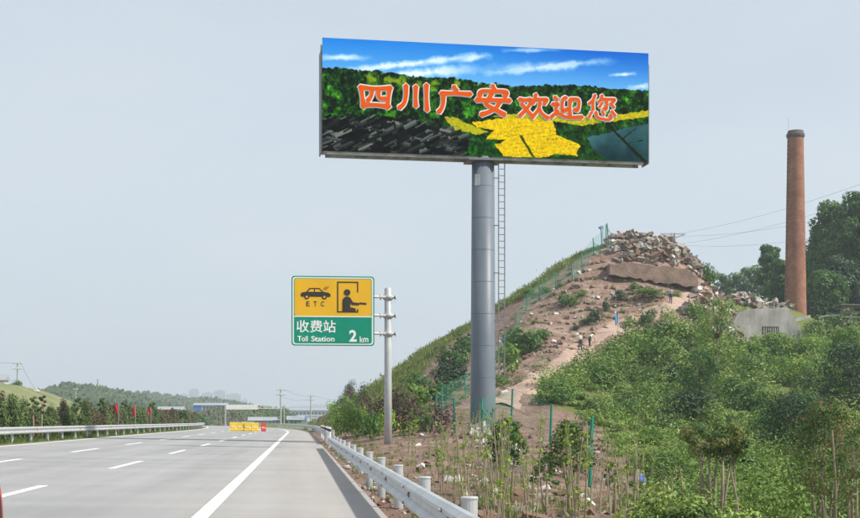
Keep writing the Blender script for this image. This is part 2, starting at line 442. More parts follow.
def earth():
    m = bpy.data.materials.new('earth_and_grass'); m.use_nodes = True
    t = m.node_tree; b = t.nodes['Principled BSDF']; b.inputs['Roughness'].default_value = 0.95; b.inputs['Specular IOR Level'].default_value = 0.1
    co = N(t, 'ShaderNodeTexCoord')
    def noise(sc, det=6, ro=0.62):
        n = N(t, 'ShaderNodeTexNoise'); n.inputs['Scale'].default_value = sc; n.inputs['Detail'].default_value = det; n.inputs['Roughness'].default_value = ro
        t.links.new(co.outputs['Object'], n.inputs['Vector']); return n.outputs['Fac']
    def ramp(f, stops):
        r = N(t, 'ShaderNodeValToRGB'); e = r.color_ramp.elements
        e[0].position, e[0].color = stops[0][0], (*stops[0][1], 1); e[1].position, e[1].color = stops[-1][0], (*stops[-1][1], 1)
        for p_, c_ in stops[1:-1]: q_ = e.new(p_); q_.color = (*c_, 1)
        t.links.new(f, r.inputs[0]); return r.outputs[0]
    soil = ramp(noise(0.55), [(0.3, (0.19, 0.125, 0.098)), (0.5, (0.275, 0.185, 0.145)), (0.68, (0.36, 0.265, 0.215))])
    peb = ramp(noise(3.2, 5, 0.75), [(0.38, (0.72, 0.72, 0.72)), (0.6, (1.06, 1.06, 1.06)), (0.72, (1.45, 1.42, 1.38))])
    x = N(t, 'ShaderNodeMix', data_type='RGBA', blend_type='MULTIPLY'); x.inputs[0].default_value = 1
    t.links.new(soil, x.inputs[6]); t.links.new(peb, x.inputs[7])
    grass = ramp(noise(0.8, 7, 0.7), [(0.3, (0.085, 0.125, 0.032)), (0.5, (0.135, 0.165, 0.05)), (0.7, (0.19, 0.195, 0.075))])
    at = N(t, 'ShaderNodeAttribute', attribute_name='var')
    ad = N(t, 'ShaderNodeMath', operation='ADD'); t.links.new(at.outputs['Fac'], ad.inputs[0])
    sb = N(t, 'ShaderNodeMath', operation='MULTIPLY_ADD'); sb.inputs[1].default_value = 1.1; sb.inputs[2].default_value = -0.55
    t.links.new(noise(0.45, 6, 0.7), sb.inputs[0]); t.links.new(sb.outputs[0], ad.inputs[1])
    mr = N(t, 'ShaderNodeMapRange'); mr.inputs[1].default_value = 0.35; mr.inputs[2].default_value = 0.6; t.links.new(ad.outputs[0], mr.inputs[0])
    y = N(t, 'ShaderNodeMix', data_type='RGBA'); t.links.new(mr.outputs[0], y.inputs[0]); t.links.new(x.outputs[2], y.inputs[6]); t.links.new(grass, y.inputs[7])
    t.links.new(y.outputs[2], b.inputs['Base Color'])
    bp = N(t, 'ShaderNodeBump'); bp.inputs['Strength'].default_value = 0.9; bp.inputs['Distance'].default_value = 0.25
    t.links.new(noise(2.2, 8, 0.7), bp.inputs['Height']); t.links.new(bp.outputs[0], b.inputs['Normal'])
    return m
m_earth = earth()
hs = link(bpy.data.objects.new('hillside', np_mesh('hillside', V, Q, m_earth, gr2.ravel(), True)))
tag(hs, 'red earth and grass hillside rising right of the motorway', 'hillside', kind='structure')

# trodden path up the hill, draped on the slope
_pp = [(500, 408), (506, 401), (520, 392), (540, 376), (560, 361), (580, 353), (600, 339), (630, 323), (655, 312), (672, 306.5), (700, 298), (722, 292.5)]
_pc = []
for (xa, ya), (xb, yb_) in zip(_pp[:-1], _pp[1:]):
    for t in np.linspace(0, 1, 7)[:-1]: _pc.append(hit(xa + (xb - xa) * t, ya + (yb_ - ya) * t))
_pc = [q for q in _pc if q is not None]; _pc = [sum((_pc[min(max(i + d, 0), len(_pc) - 1)] for d in (-2, -1, 0, 1, 2)), Vector()) / 5 for i in range(len(_pc))]
_pv, _pf = [], []
for i, q in enumerate(_pc):
    t = (_pc[min(i + 1, len(_pc) - 1)] - _pc[max(i - 1, 0)]); t.z = 0; t.normalize(); n_ = Vector((t.y, -t.x, 0)); wd = 1.15 + .35 * math.sin(i * .7) + .2 * math.sin(i * 1.9)
    for k in range(7):
        p = q + n_ * wd * (k / 3 - 1); _pv.append((p.x, p.y, gz(p.x, p.y) + (.13 if 0 < k < 6 else -.1)))
_pf = [(i * 7 + k, i * 7 + k + 1, i * 7 + k + 8, i * 7 + k + 7) for i in range(len(_pc) - 1) for k in range(6)]
m_path = mat('trodden_earth', (0.42, 0.30, 0.24), (0.31, 0.215, 0.17), 0.9, .95, bump=.6, bscale=4)
tag(MB().add(_pv, _pf).build('path', m_path, None, True), 'trodden pale earth path climbing the hill', 'path', kind='structure')
# far ground under everything, left verge
gb = MB().add([(-6000, -80, -2.6), (6000, -80, -2.6), (6000, 6000, -2.6), (-6000, 6000, -2.6)], [(0, 1, 2, 3)])
m_field = mat('far_fields', (0.09, 0.13, 0.05), (0.16, 0.17, 0.08), 0.01, 0.95)
tag(gb.build('ground', m_field), 'flat green land reaching the horizon', 'ground', kind='structure')
m_verge = mat('verge_soil', (0.17, 0.135, 0.09), (0.12, 0.14, 0.05), 0.7, 0.95, bump=0.6)
yv = ys_road
b = MB(); vs = []
for y in yv:
    bx_ = float(bend(y))
    for x, z in ((-11.85, .235), (-12.3, .26), (-16, .3), (-30, .2), (-60, .0), (-200, -.5)): vs.append((x + bx_, y, z))
b.add(vs, [(i * 6 + j, i * 6 + j + 1, i * 6 + j + 7, i * 6 + j + 6) for i in range(len(yv) - 1) for j in range(5)])
tag(b.build('verge', m_verge), 'planted earth strip left of the motorway', 'verge', kind='structure')

# left grassy hill
def lhill(x, y):
    zx = np.interp(-x, [24, 33, 36.7, 38.7, 41, 45, 50, 58, 80, 110, 150], [-.6, 0.4, 2.5, 4.0, 5.2, 6.8, 7.6, 8.6, 10, 10.5, 7])
    fy = np.clip(1 - ((y - 222) / 62.0) ** 2, 0, 1) ** 0.7
    return zx * fy - 0.3 * (1 - fy) + 0.25 * vnoise(x * 0.8, y * 0.8, 3) * fy
xs = np.linspace(-150, -24, 90); ys = np.linspace(158, 290, 80)
X2, Y2 = np.meshgrid(xs, ys); Z2 = lhill(X2, Y2)
ii, jj = np.meshgrid(np.arange(79), np.arange(89), indexing='ij')
Q2 = np.stack([ii * 90 + jj, ii * 90 + jj + 1, (ii + 1) * 90 + jj + 1, (ii + 1) * 90 + jj], -1).reshape(-1, 4)
m_lgrass = mat('hill_grass', (0.115, 0.145, 0.05), (0.205, 0.205, 0.095), 0.2, 0.95, bump=0.8, bscale=3, detail=9)
tag(link(bpy.data.objects.new('grass_hill', np_mesh('grass_hill', np.stack([X2, Y2, Z2], -1).reshape(-1, 3), Q2, m_lgrass, None, True))),
    'smooth green grass hill behind the hedge at far left', 'hill', kind='structure')

# far wooded hills: ridges with rough tree-covered tops
def far_hill(name, label, pts, Y, dep, m, rough, seed):
    pts = np.array(pts, float); a = P(pts[0, 0], pts[0, 1], Y); e = P(pts[-1, 0], pts[-1, 1], Y)
    nxh = 420; xs_ = np.linspace(a[0], e[0], nxh); zc = np.interp(xs_, [P(p[0], p[1], Y)[0] for p in pts], [P(p[0], p[1], Y)[2] for p in pts])
    g = np.random.default_rng(seed); rows = []
    nr = 60
    for i in range(nr):
        s_ = i / (nr - 1) * 2 - 1
        f_ = max(0.0, 1 - s_ * s_) ** 0.8
        z = zc * f_ + (np.repeat(g.random(nxh // 3 + 1) ** 2, 3)[:nxh] * .6 + g.random(nxh) ** 2 * .5) * rough * (0.3 + f_) - 2 * (1 - f_)
        rows.append(np.stack([xs_ + g.normal(size=nxh) * rough * 0.2, np.full(nxh, Y + s_ * dep), z], -1))
    Vh = np.concatenate(rows); i2, j2 = np.meshgrid(np.arange(nr - 1), np.arange(nxh - 1), indexing='ij')
    Qh = np.stack([i2 * nxh + j2, i2 * nxh + j2 + 1, (i2 + 1) * nxh + j2 + 1, (i2 + 1) * nxh + j2], -1).reshape(-1, 4)
    o = link(bpy.data.objects.new(name, np_mesh(name, Vh, Qh, m, None, False)))
    return tag(o, label, 'hill', kind='structure')
m_wood = mat('wooded_slope', (0.035, 0.065, 0.03), (0.075, 0.11, 0.045), 0.05, 0.95, detail=9)
m_wood2 = mat('scrub_slope', (0.10, 0.085, 0.055), (0.075, 0.11, 0.045), 0.06, 0.95, detail=9)
far_hill('wooded_hill', 'dark wooded hill far behind the left hedge', [(-60, 400), (30, 398), (58, 395), (72, 388), (86, 390), (112, 394), (135, 399), (150, 405), (175, 411), (200, 418)], 640, 120, m_wood, 3.0, 1)
far_hill('low_wooded_hill', 'low hazy wooded ridge behind the first wooded hill', [(80, 404), (120, 398), (150, 397), (185, 402), (215, 403), (235, 406), (262, 411), (300, 416)], 1150, 200, m_wood, 4.5, 2)
far_hill('bare_knoll', 'low brown scrub knoll behind the sign gantry', [(185, 418), (215, 412), (230, 409), (248, 409), (264, 411), (280, 415), (296, 419)], 390, 30, m_wood2, 1.2, 3)
far_hill('distant_ridge', 'faint ridge along the horizon beyond the factory', [(-300, 410), (100, 409), (260, 411), (340, 406), (500, 404), (700, 406), (1200, 410)], 5000, 400, m_wood, 10, 4)


# ================================================================== BILLBOARD
BA = R(4.0)
bbase = P(483, 426, 72)
BX0, BX1, BZ0, BZ1, BT = -8.9, 9.3, 14.72, 20.78, 1.15       # board extent in the billboard's own frame (base = 0)
bill = empty('billboard', tuple(bbase), BA)
tag(bill, 'huge billboard with orange Chinese lettering over a landscape photo on a single grey pole', 'billboard')
m_bpole = mat('grey_pole_paint', (0.115, 0.140, 0.170), (0.155, 0.180, 0.210), 0.9, 0.45, bump=0.08, stretch=(1, 1, 0.3))
m_frame = mat('grey_frame_steel', (0.24, 0.25, 0.26), (0.15, 0.155, 0.16), 1.2, 0.55, metal=0.2)
m_pale = mat('pale_notice', (0.62, 0.63, 0.63), (0.5, 0.52, 0.53), 5, 0.7)
pole = MB().lathe([(0.705, -1.2), (0.70, 0.3), (0.615, 14.75)], 48).build('pole', m_bpole, bill, True)
for k in range(8):                   # welded seams between the rolled cans
    z = 0.9 + 1.75 * k; r_ = 0.70 - 0.00588 * (z - .3)
    MB().lathe([(r_ - .004, z - .02), (r_ + .005, z - .012), (r_ + .005, z + .012), (r_ - .004, z + .02)], 48, caps=False).build('weld_seam', m_bpole, pole)
MB().lathe([(1.15, -0.5), (1.15, 0.06), (0.95, 0.10)], 24).build('footing', m_concrete, pole)
MB().box((-0.42, -0.53, 13.45), (0.32, 0.012, 0.62), rot=Matrix.Rotation(R(-38), 3, 'Z')).build('notice', m_pale, pole)
lb = empty('ladder', (0, 0, 0), 0, bill)
lx, ly = 0.80, -0.35
for dx in (0, 0.34): MB().box((lx + dx, ly, 8.55), (0.05, 0.06, 11.7)).build('rail', m_frame, lb)
rm = MB().tube([(lx, ly, 0), (lx + 0.34, ly, 0)], 0.022, 6).mesh('rung', m_frame)
for k in range(32): inst(rm, 'rung', (0, 0, 2.95 + 0.36 * k), parent=lb)
bm_ = MB().box((lx - 0.1, ly, 0), (0.3, 0.05, 0.05)).mesh('bracket', m_frame)
for k in range(5): inst(bm_, 'bracket', (0, 0, 3.2 + 2.6 * k), parent=lb)
W, Hh = BX1 - BX0, BZ1 - BZ0
cx = (BX0 + BX1) / 2
# cabinet: sides, top, bottom trough and back
m_cab = mat('cabinet_sheet', (0.28, 0.29, 0.30), (0.20, 0.21, 0.22), 0.8, 0.6, metal=0.15)
cab = MB(); y0, y1 = -BT / 2, BT / 2
for x_s in (BX0 - 0.04, BX1 + 0.04): MB().box((x_s, 0.05, (BZ0 + BZ1) / 2 - 0.35), (0.06, BT, Hh - 0.55)).build('side_panel', m_cab, bill)
MB().box((cx, y1 + 0.02, (BZ0 + BZ1) / 2), (W, 0.06, Hh - 0.1)).build('back_panel', m_cab, bill)
MB().box((cx, 0.02, BZ1 - 0.25), (W - 0.1, BT - 0.2, 0.05)).build('top_panel', m_cab, bill)
m_under = mat('underside_sheet', (0.52, 0.525, 0.53), (0.24, 0.24, 0.245), 1.6, 0.7, stretch=(1, 3, 1), lo=0.4, hi=0.7)
MB().box((cx - 0.1, 0.05, BZ0 + 0.06), (W - 0.35, BT, 0.05)).build('underside', m_under, bill)
for yy_ in (-0.42, 0.5): MB().box((cx, yy_, BZ0 - 0.06), (W - 0.5, 0.12, 0.16)).build('bottom_beam', m_under, bill)
jm = MB().box((0, 0.04, BZ0 - 0.04), (0.09, 0.8, 0.1)).mesh('cross_beam', m_frame)
for k in range(13): inst(jm, 'cross_beam', (BX0 + 0.5 + k * (W - 1) / 12, 0, 0), parent=bill)
MB().box((0, 0, BZ0 - 0.16), (1.9, 1.5, 0.12)).build('mounting_plate', m_frame, bill)

# the printed landscape: one flat sheet of small cells, each with the colour of the print
def fbm(u, v, sc, seed, oct=4, ax=1.0):
    g = np.random.default_rng(seed); out = np.zeros_like(u); a = 1.0; tot = 0
    for o_ in range(oct):
        n_ = 64; tab = g.random((n_, n_))
        x = u * sc * ax; y = v * sc; xi = np.floor(x).astype(int); yi = np.floor(y).astype(int); fx = x - xi; fy = y - yi
        fx = fx * fx * (3 - 2 * fx); fy = fy * fy * (3 - 2 * fy)
        t = lambda i, j: tab[(yi + j) % n_, (xi + i) % n_]
        out += a * ((t(0, 0) * (1 - fx) + t(1, 0) * fx) * (1 - fy) + (t(0, 1) * (1 - fx) + t(1, 1) * fx) * fy)
        tot += a; a *= 0.55; sc *= 2.03
    return out / tot
def paint(nu, nv):
    u, v = np.meshgrid(np.linspace(0, 1, nu), np.linspace(0, 1, nv)); asp = W / Hh
    X = 38 + u * 792; Yt = 25 + u * 28; Yb = 292 + u * 22; Y = Yt + v * (Yb - Yt)     # photograph-zoom coordinates of the print
    def sm(a, b, x): t = np.clip((x - a) / (b - a), 0, 1); return (t * t * (3 - 2 * t))[..., None]
    A = lambda r, g, b: (np.array((r, g, b), float) / 255)
    n1 = fbm(u, v, 5, 1, 5, asp); n2 = fbm(u, v, 14, 2, 4, asp); n3 = fbm(u, v, 34, 3, 3, asp); n4 = fbm(u, v, 70, 9, 2, asp)
    t = np.clip(v / 0.4, 0, 1)[..., None]
    left = sm(0, 0.75, 1 - u)
    c = (A(26, 104, 205) * (1 - left * .5) + A(60, 160, 235) * left * .5) * (1 - t) + A(120, 185, 240) * t
    st = np.zeros_like(u)
    for (xa, ya, xb, yb, w_, k_) in [(60, 108, 420, 62, 9, .9), (170, 118, 380, 96, 13, .9), (38, 72, 130, 72, 7, .8), (440, 104, 720, 72, 9, .75), (460, 96, 610, 84, 12, .5), (740, 106, 790, 103, 5, .9), (480, 50, 600, 47, 5, .6), (790, 135, 830, 130, 7, .8), (360, 75, 430, 62, 8, .8)]:
        L2 = (xb - xa) ** 2 + (yb - ya) ** 2; s_ = np.clip(((X - xa) * (xb - xa) + (Y - ya) * (yb - ya)) / L2, 0, 1)
        d = np.hypot((X - xa - s_ * (xb - xa)) * 0.35, Y - ya - s_ * (yb - ya)); st = np.maximum(st, k_ * np.clip(1.25 - d / w_ + (n2 - .5) * 1.5, 0, 1) * (0.35 + 0.65 * np.sin(np.pi * np.clip(s_ * .9 + .05, 0, 1))))
    c = c * (1 - st[..., None]) + A(240, 248, 255) * st[..., None]
    hz = np.interp(X, [38, 90, 130, 170, 240, 300, 350, 420, 500, 560, 620, 680, 740, 830], [97, 96, 104, 103, 113, 118, 116, 128, 135, 133, 131, 134, 139, 143]) + (n3 - .5) * 10 + (n2 - .5) * 5
    land = sm(-1.2, 1.2, Y - hz)
    forest = A(10, 36, 14) + (n3[..., None] - .35) * A(70, 120, 30) + (n4[..., None] - .5) * A(70, 100, 30) + np.clip(n2[..., None] - .52, 0, 1) * A(160, 300, 40)
    terr = np.clip((n2 - .5) * 6, 0, 1) * np.exp(-((Y - hz - 14) / 12) ** 2) * (X < 470) * (X > 110)
    g_ = forest * (1 - terr[..., None] * .75) + A(150, 165, 30) * terr[..., None] * .75
    # middle trees
    mid = sm(215, 245, Y) * sm(215, 300, X + (n1 - .5) * 60) * (1 - sm(560, 690, X))
    g_ = g_ * (1 - mid * .6) + (A(22, 74, 18) + (n3[..., None] - .5) * A(50, 120, 20)) * mid * .6
    dk = sm(600, 640, X) * sm(200, 225, Y)
    g_ = g_ * (1 - dk * .5) + (A(30, 70, 18) + (n4[..., None] - .5) * A(40, 60, 20)) * dk * .5
    # yellow fields
    wob = (n2 - .5) * 16; wo2 = (n3 - .5) * 10
    def poly(pts, col, amp=1.0):
        nonlocal g_
        k = in_poly(X + wob * amp + wo2, Y + wo2 * amp, pts)[..., None]
        f = 0.86 + 0.3 * (n4[..., None] - .4)
        ln = (np.abs(np.sin((Y + X * 0.12 + wob) * 0.33)) < 0.13)[..., None] * (n2[..., None] > .5)
        cc = np.array(col) / 255 * f * (1 - .45 * ln)
        g_ = np.where(k, cc, g_)
    poly([(325, 208), (352, 212), (430, 244), (400, 250), (350, 240)], (200, 195, 30))
    poly([(395, 222), (440, 216), (500, 205), (590, 212), (598, 250), (655, 272), (650, 300), (600, 296), (560, 305), (470, 303), (452, 276), (475, 262), (428, 262), (445, 240), (400, 232)], (252, 214, 8), .6)
    poly([(440, 208), (520, 200), (700, 206), (760, 200), (830, 190), (830, 205), (700, 222), (660, 228), (600, 218), (520, 212)], (214, 200, 30), .5)
    ck = in_poly(X + wo2, Y + wo2, [(505, 248), (512, 248), (548, 305), (540, 305)])[..., None]
    g_ = np.where(ck, A(60, 80, 15), g_)
    # pond
    pk = in_poly(X + wob * .6, Y + wo2 * .5, [(676, 255), (730, 244), (770, 232), (830, 222), (830, 318), (742, 318), (712, 300), (690, 284)])[..., None]
    g_ = np.where(pk, A(58, 98, 104) + (n1[..., None] - .5) * A(60, 70, 70) + sm(250, 310, Y) * A(-25, -30, -30), g_)
    for (xa, ya, xb, yb, w_) in [(725, 222, 790, 285, 3.5), (790, 285, 826, 318, 4.5), (760, 262, 800, 232, 1.6), (775, 270, 815, 262, 1.4), (690, 205, 728, 226, 2)]:
        L2 = (xb - xa) ** 2 + (yb - ya) ** 2; s_ = np.clip(((X - xa) * (xb - xa) + (Y - ya) * (yb - ya)) / L2, 0, 1)
        d = np.hypot(X - xa - s_ * (xb - xa), Y - ya - s_ * (yb - ya)); k = np.clip(w_ + (n3 - .5) * 4 - d, 0, 1)[..., None]; g_ = g_ * (1 - k) + A(28, 36, 16) * k
    # tiled village roofs
    g2 = np.random.default_rng(77)
    rf = sm(205, 235, Y + (n1 - .5) * 30 - np.clip(X - 260, 0, 300) * .35) * (1 - sm(330, 400, X + (n2 - .5) * 50))
    g_ = g_ * (1 - rf) + (A(22, 26, 26) + (n4[..., None] - .5) * A(30, 34, 30)) * rf
    for k in range(330):
        xc, yc = 30 + g2.random() * 350, 212 + g2.random() * 95
        if yc < 205 + max(0, xc - 240) * .35: continue
        w_, h_ = 14 + g2.random() * 30, 4 + g2.random() * 7; an = -0.5 + g2.random() * 0.25 if g2.random() < .75 else 0.35
        dx, dy = X - xc, Y - yc; a_ = dx * math.cos(an) + dy * math.sin(an); b_ = -dx * math.sin(an) * .9 + dy * math.cos(an) + a_ * .12
        k_ = ((np.abs(a_) < w_ / 2) & (np.abs(b_) < h_ / 2))[..., None]
        base = 20 + g2.random() ** 2.6 * 120; stripe = 0.75 + 0.25 * (np.sin(a_ * 1.9) > 0)
        cc = np.array((base * .92, base, base * .97)) / 255 * (stripe * (1.15 - 0.5 * np.clip((b_ + h_ / 2) / h_, 0, 1)))[..., None]
        if g2.random() < .035: cc = cc * 0 + A(120, 122, 116)
        if g2.random() < .0: cc = cc * 0 + A(95, 55, 40)
        g_ = np.where(k_, cc, g_)
    c = c * (1 - land) + g_ * land
    c = np.clip((c - .5) * 1.12 + .5, 0.004, 1)
    return np.where(c <= 0.04045, c / 12.92, ((c + 0.055) / 1.055) ** 2.4)
nu, nv = 760, 256
pc = paint(nu, nv)
pu, pv = np.meshgrid(np.linspace(BX0, BX1, nu), np.linspace(BZ1, BZ0, nv))
PV = np.stack([pu, np.full_like(pu, -BT / 2 - 0.02), pv], -1).reshape(-1, 3)
i2, j2 = np.meshgrid(np.arange(nv - 1), np.arange(nu - 1), indexing='ij')
PQ = np.stack([i2 * nu + j2, (i2 + 1) * nu + j2, (i2 + 1) * nu + j2 + 1, i2 * nu + j2 + 1], -1).reshape(-1, 4)
m_print = bpy.data.materials.new('printed_landscape'); m_print.use_nodes = True
_b = m_print.node_tree.nodes['Principled BSDF']; _b.inputs['Roughness'].default_value = 0.5; _b.inputs['Specular IOR Level'].default_value = 0.03
_a = N(m_print.node_tree, 'ShaderNodeAttribute', attribute_name='ink'); m_print.node_tree.links.new(_a.outputs['Color'], _b.inputs['Base Color'])
pme = np_mesh('picture_panel', PV, PQ, m_print)
at = pme.attributes.new('ink', 'FLOAT_COLOR', 'POINT'); at.data.foreach_set('color', np.concatenate([pc.reshape(-1, 3), np.ones((nu * nv, 1))], 1).astype(np.float32).ravel())
panel = link(bpy.data.objects.new('picture_panel', pme), bill); tag(panel, 'printed picture of blue sky, dark forest, yellow fields and village roofs')
MB().box((cx, -BT / 2 + 0.03, (BZ0 + BZ1) / 2), (W - 0.01, 0.06, Hh - 0.01)).build('panel_backing', m_cab, bill)

# brush lettering
CH = {
 '四': [[(.02, .10), (.5, .13), (.98, .08)], [(.06, .10), (.10, .5), (.14, .95)], [(.94, .08), (.90, .5), (.86, .95)], [(.10, .86), (.5, .83), (.93, .88)], [(.39, .12), (.38, .42), (.27, .66)], [(.60, .12), (.61, .50), (.80, .56)]],
 '川': [[(.20, .06), (.20, .45), (.14, .75), (-.02, .95)], [(.52, .08), (.51, .5), (.52, .86)], [(.86, 0), (.86, .5), (.88, 1.0)]],
 '广': [[(.46, -.02), (.56, .14)], [(.06, .27), (.5, .24), (1.0, .25)], [(.13, .27), (.13, .6), (.08, .85), (-.02, 1.02)]],
 '安': [[(.48, -.04), (.54, .10)], [(.09, .36), (.13, .19), (.5, .16), (.90, .17), (.86, .34)], [(.46, .24), (.34, .50), (.28, .64), (.5, .78), (.86, 1.0)], [(.72, .50), (.60, .74), (.40, .90), (.12, 1.02)], [(-.02, .50), (.5, .48), (1.02, .48)]],
 '欢': [[(0, .24), (.22, .26), (.42, .22), (.34, .52), (.02, .95)], [(.08, .42), (.24, .62), (.44, .90)], [(.60, 0), (.56, .20), (.48, .40)], [(.56, .22), (.78, .20), (1.0, .20), (.90, .40)], [(.74, .34), (.70, .62), (.46, 1.0)], [(.71, .58), (.82, .80), (1.04, 1.0)]],
 '迎': [[(.10, .06), (.20, .18)], [(.02, .38), (.22, .36), (.14, .56), (.20, .72)], [(-.02, .95), (.18, .76), (.5, .92), (1.05, .90)], [(.50, .06), (.38, .16), (.37, .66), (.54, .56)], [(.62, .14), (.92, .14), (.90, .58), (.78, .56)], [(.63, .14), (.62, .5), (.63, .82)]],
 '您': [[(.24, -.02), (.16, .18), (.0, .36)], [(.16, .20), (.16, .60)], [(.50, -.02), (.46, .14), (.36, .26)], [(.45, .14), (.7, .13), (.98, .13), (.90, .26)], [(.67, .16), (.67, .54), (.56, .50)], [(.50, .30), (.40, .48)], [(.82, .29), (.95, .47)], [(.10, .70), (.0, .92)], [(.26, .68), (.34, .90), (.7, .98), (.84, .92), (.80, .78)], [(.50, .64), (.57, .78)], [(.86, .62), (1.0, .80)]],
}
m_or = mat('orange_letter', (0.84, 0.105, 0.002), (0.78, 0.098, 0.002), 0.8, 0.6, spec=0.03)
m_wl = mat('white_letter_edge', (0.86, 0.84, 0.80), (0.8, 0.78, 0.75), 1, 0.5)
def catmull(pts, n=7):
    p = [np.array(q, float) for q in pts]
    if len(p) == 2: return [p[0] + (p[1] - p[0]) * t for t in np.linspace(0, 1, n)]
    p = [2 * p[0] - p[1]] + p + [2 * p[-1] - p[-2]]; out = []
    for i in range(1, len(p) - 2):
        for t in np.linspace(0, 1, n)[:-1]:
            t2, t3 = t * t, t ** 3
            out.append(0.5 * (2 * p[i] + (p[i + 1] - p[i - 1]) * t + (2 * p[i - 1] - 5 * p[i] + 4 * p[i + 1] - p[i + 2]) * t2 + (-p[i - 1] + 3 * p[i] - 3 * p[i + 1] + p[i + 2]) * t3))
    return out + [p[-2]]
def stroke_mesh(strokes, x0, z0, w, h, half, ydeep):
    b = MB()
    for k, st in enumerate(strokes):
        pts = catmull([(x0 + a * w, z0 - c * h) for a, c in st]); n = len(pts); y = ydeep - 0.0016 * k
        Lr, Rr = [], []
        for i, p in enumerate(pts):
            t = pts[min(i + 1, n - 1)] - pts[max(i - 1, 0)]; t = t / (np.linalg.norm(t) + 1e-9); nrm = np.array((-t[1], t[0]))
            s_ = i / (n - 1); hw = half[0] * (0.80 + 0.30 * abs(2 * s_ - 1) ** 2) + half[1]
            Lr.append(p + nrm * hw); Rr.append(p - nrm * hw)
            if i in (0, n - 1): e = (-t if i == 0 else t) * hw * 0.75; (start if False else None); 
            if i == 0: cap0 = p - t * hw * 0.8
            if i == n - 1: cap1 = p + t * hw * 0.8
        vs = [(q[0], y, q[1]) for q in Lr] + [(q[0], y, q[1]) for q in Rr] + [(cap0[0], y, cap0[1]), (cap1[0], y, cap1[1])]
        fs = [(i, i + n, i + n + 1, i + 1) for i in range(n - 1)] + [(0, 2 * n, n), (n - 1, 2 * n - 1, 2 * n + 1)]
        b.add(vs, fs)
    return b
BXS = {'四': (124, 201, 137, 192), '川': (220, 294, 133, 194), '广': (314, 390, 139, 199), '安': (405, 484, 137, 203), '欢': (508, 576, 154, 210), '迎': (588, 660, 158, 212), '您': (680, 746, 156, 214)}
yl = -BT / 2 - 0.02
for ch, (xa, xb, ya, yb) in BXS.items():
    um = ((xa + xb) / 2 - 38) / 792; yt = 25 + um * 28; yb_ = 292 + um * 22
    px0 = BX0 + (xa - 38) / 792 * W; w_ = (xb - xa) / 792 * W
    z_top = BZ1 - (ya - yt) / (yb_ - yt) * Hh; h_ = (yb - ya) / (yb_ - yt) * Hh
    hwid = 0.125 if ch in '四川广安' else 0.105
    if ch == '您': hwid = 0.085
    c_ = stroke_mesh(CH[ch], px0, z_top, w_, h_, (hwid, 0.0), yl - 0.035).build('character', m_or, bill)
    stroke_mesh(CH[ch], px0, z_top, w_, h_, (hwid, 0.065), yl - 0.006).build('outline', m_wl, c_)

# ================================================================== TOLL SIGN
SY = 58.5
sb_ = P(388, 447, SY); sb_[2] = gz(sb_[0], SY)
sign = empty('road_sign', tuple(sb_))
tag(sign, 'yellow and green toll station road sign held out over the shoulder by a steel post', 'road sign')
sx0, sx1 = P(291.5, 300, SY)[0] - sb_[0], P(374, 300, SY)[0] - sb_[0]
sz1, sz0 = P(300, 276.5, SY)[2] - sb_[2], P(300, 346, SY)[2] - sb_[2]
ptop = P(388, 289, SY)[2] - sb_[2]
m_post = mat('sign_post_steel', (0.46, 0.47, 0.47), (0.37, 0.38, 0.385), 1.5, 0.5, metal=0.15)
spole = MB().lathe([(0.175, -0.6), (0.165, 2.5), (0.155, ptop), (0.10, ptop + 0.06)], 20).build('post', m_post, sign, True)
m_sgreen = mat('sign_green', (0.0, 0.27, 0.165), (0.0, 0.24, 0.15), 0.7, 0.45)
m_syel = mat('sign_yellow', (0.80, 0.45, 0.015), (0.74, 0.41, 0.015), 0.7, 0.45)
m_swhite = mat('sign_white', (0.80, 0.83, 0.80), (0.74, 0.77, 0.74), 1, 0.45)
m_sblack = mat('sign_black', (0.03, 0.026, 0.02), (0.04, 0.035, 0.03), 1, 0.5)
yp = -0.28
def rrect(b, x0, x1, z0, z1, r, y, n=5):
    vs = []
    for (cx_, cz_, a0) in ((x1 - r, z1 - r, 0), (x0 + r, z1 - r, 90), (x0 + r, z0 + r, 180), (x1 - r, z0 + r, 270)):
        for k in range(n + 1):
            a = R(a0 + 90 * k / n); vs.append((cx_ + r * math.cos(a), y, cz_ + r * math.sin(a)))
    b.add(vs, [tuple(reversed(range(len(vs))))]); return vs
def plate(b, x0, x1, z0, z1, r, y, t):
    a = rrect(b, x0, x1, z0, z1, r, y); o = len(b.v); c = [(p[0], y + t, p[2]) for p in a]; n = len(a)
    o0 = o - n; b.add(c, [tuple(range(n))])
    for i in range(n): b.f.append((o0 + i, o0 + (i + 1) % n, o + (i + 1) % n, o + i)); b.m.append(0)
sp = MB(); plate(sp, sx0, sx1, sz0, sz1, 0.14, yp, 0.04); spanel = sp.build('panel', m_sgreen, sign)
def S(zx, zy): return sx0 + (zx - 30) / 212 * (sx1 - sx0), sz1 - (zy - 42) / 180 * (sz1 - sz0)
def flat(zx0, zx1, zy0, zy1, name, m, dy, r=0.02, parent=None):
    b = MB(); a = S(zx0, zy1); c = S(zx1, zy0); rrect(b, a[0], c[0], a[1], c[1], r, yp - dy); return b.build(name, m, parent or spanel)
flat(33, 239, 45, 219, 'white_border', m_swhite, 0.004, 0.12)
flat(36.5, 235.5, 48, 216, 'green_field', m_sgreen, 0.008, 0.10)
flat(38, 234, 49.5, 145, 'yellow_field', m_syel, 0.012, 0.09)
flat(36.5, 235.5, 145, 148, 'dividing_line', m_swhite, 0.016, 0.001)
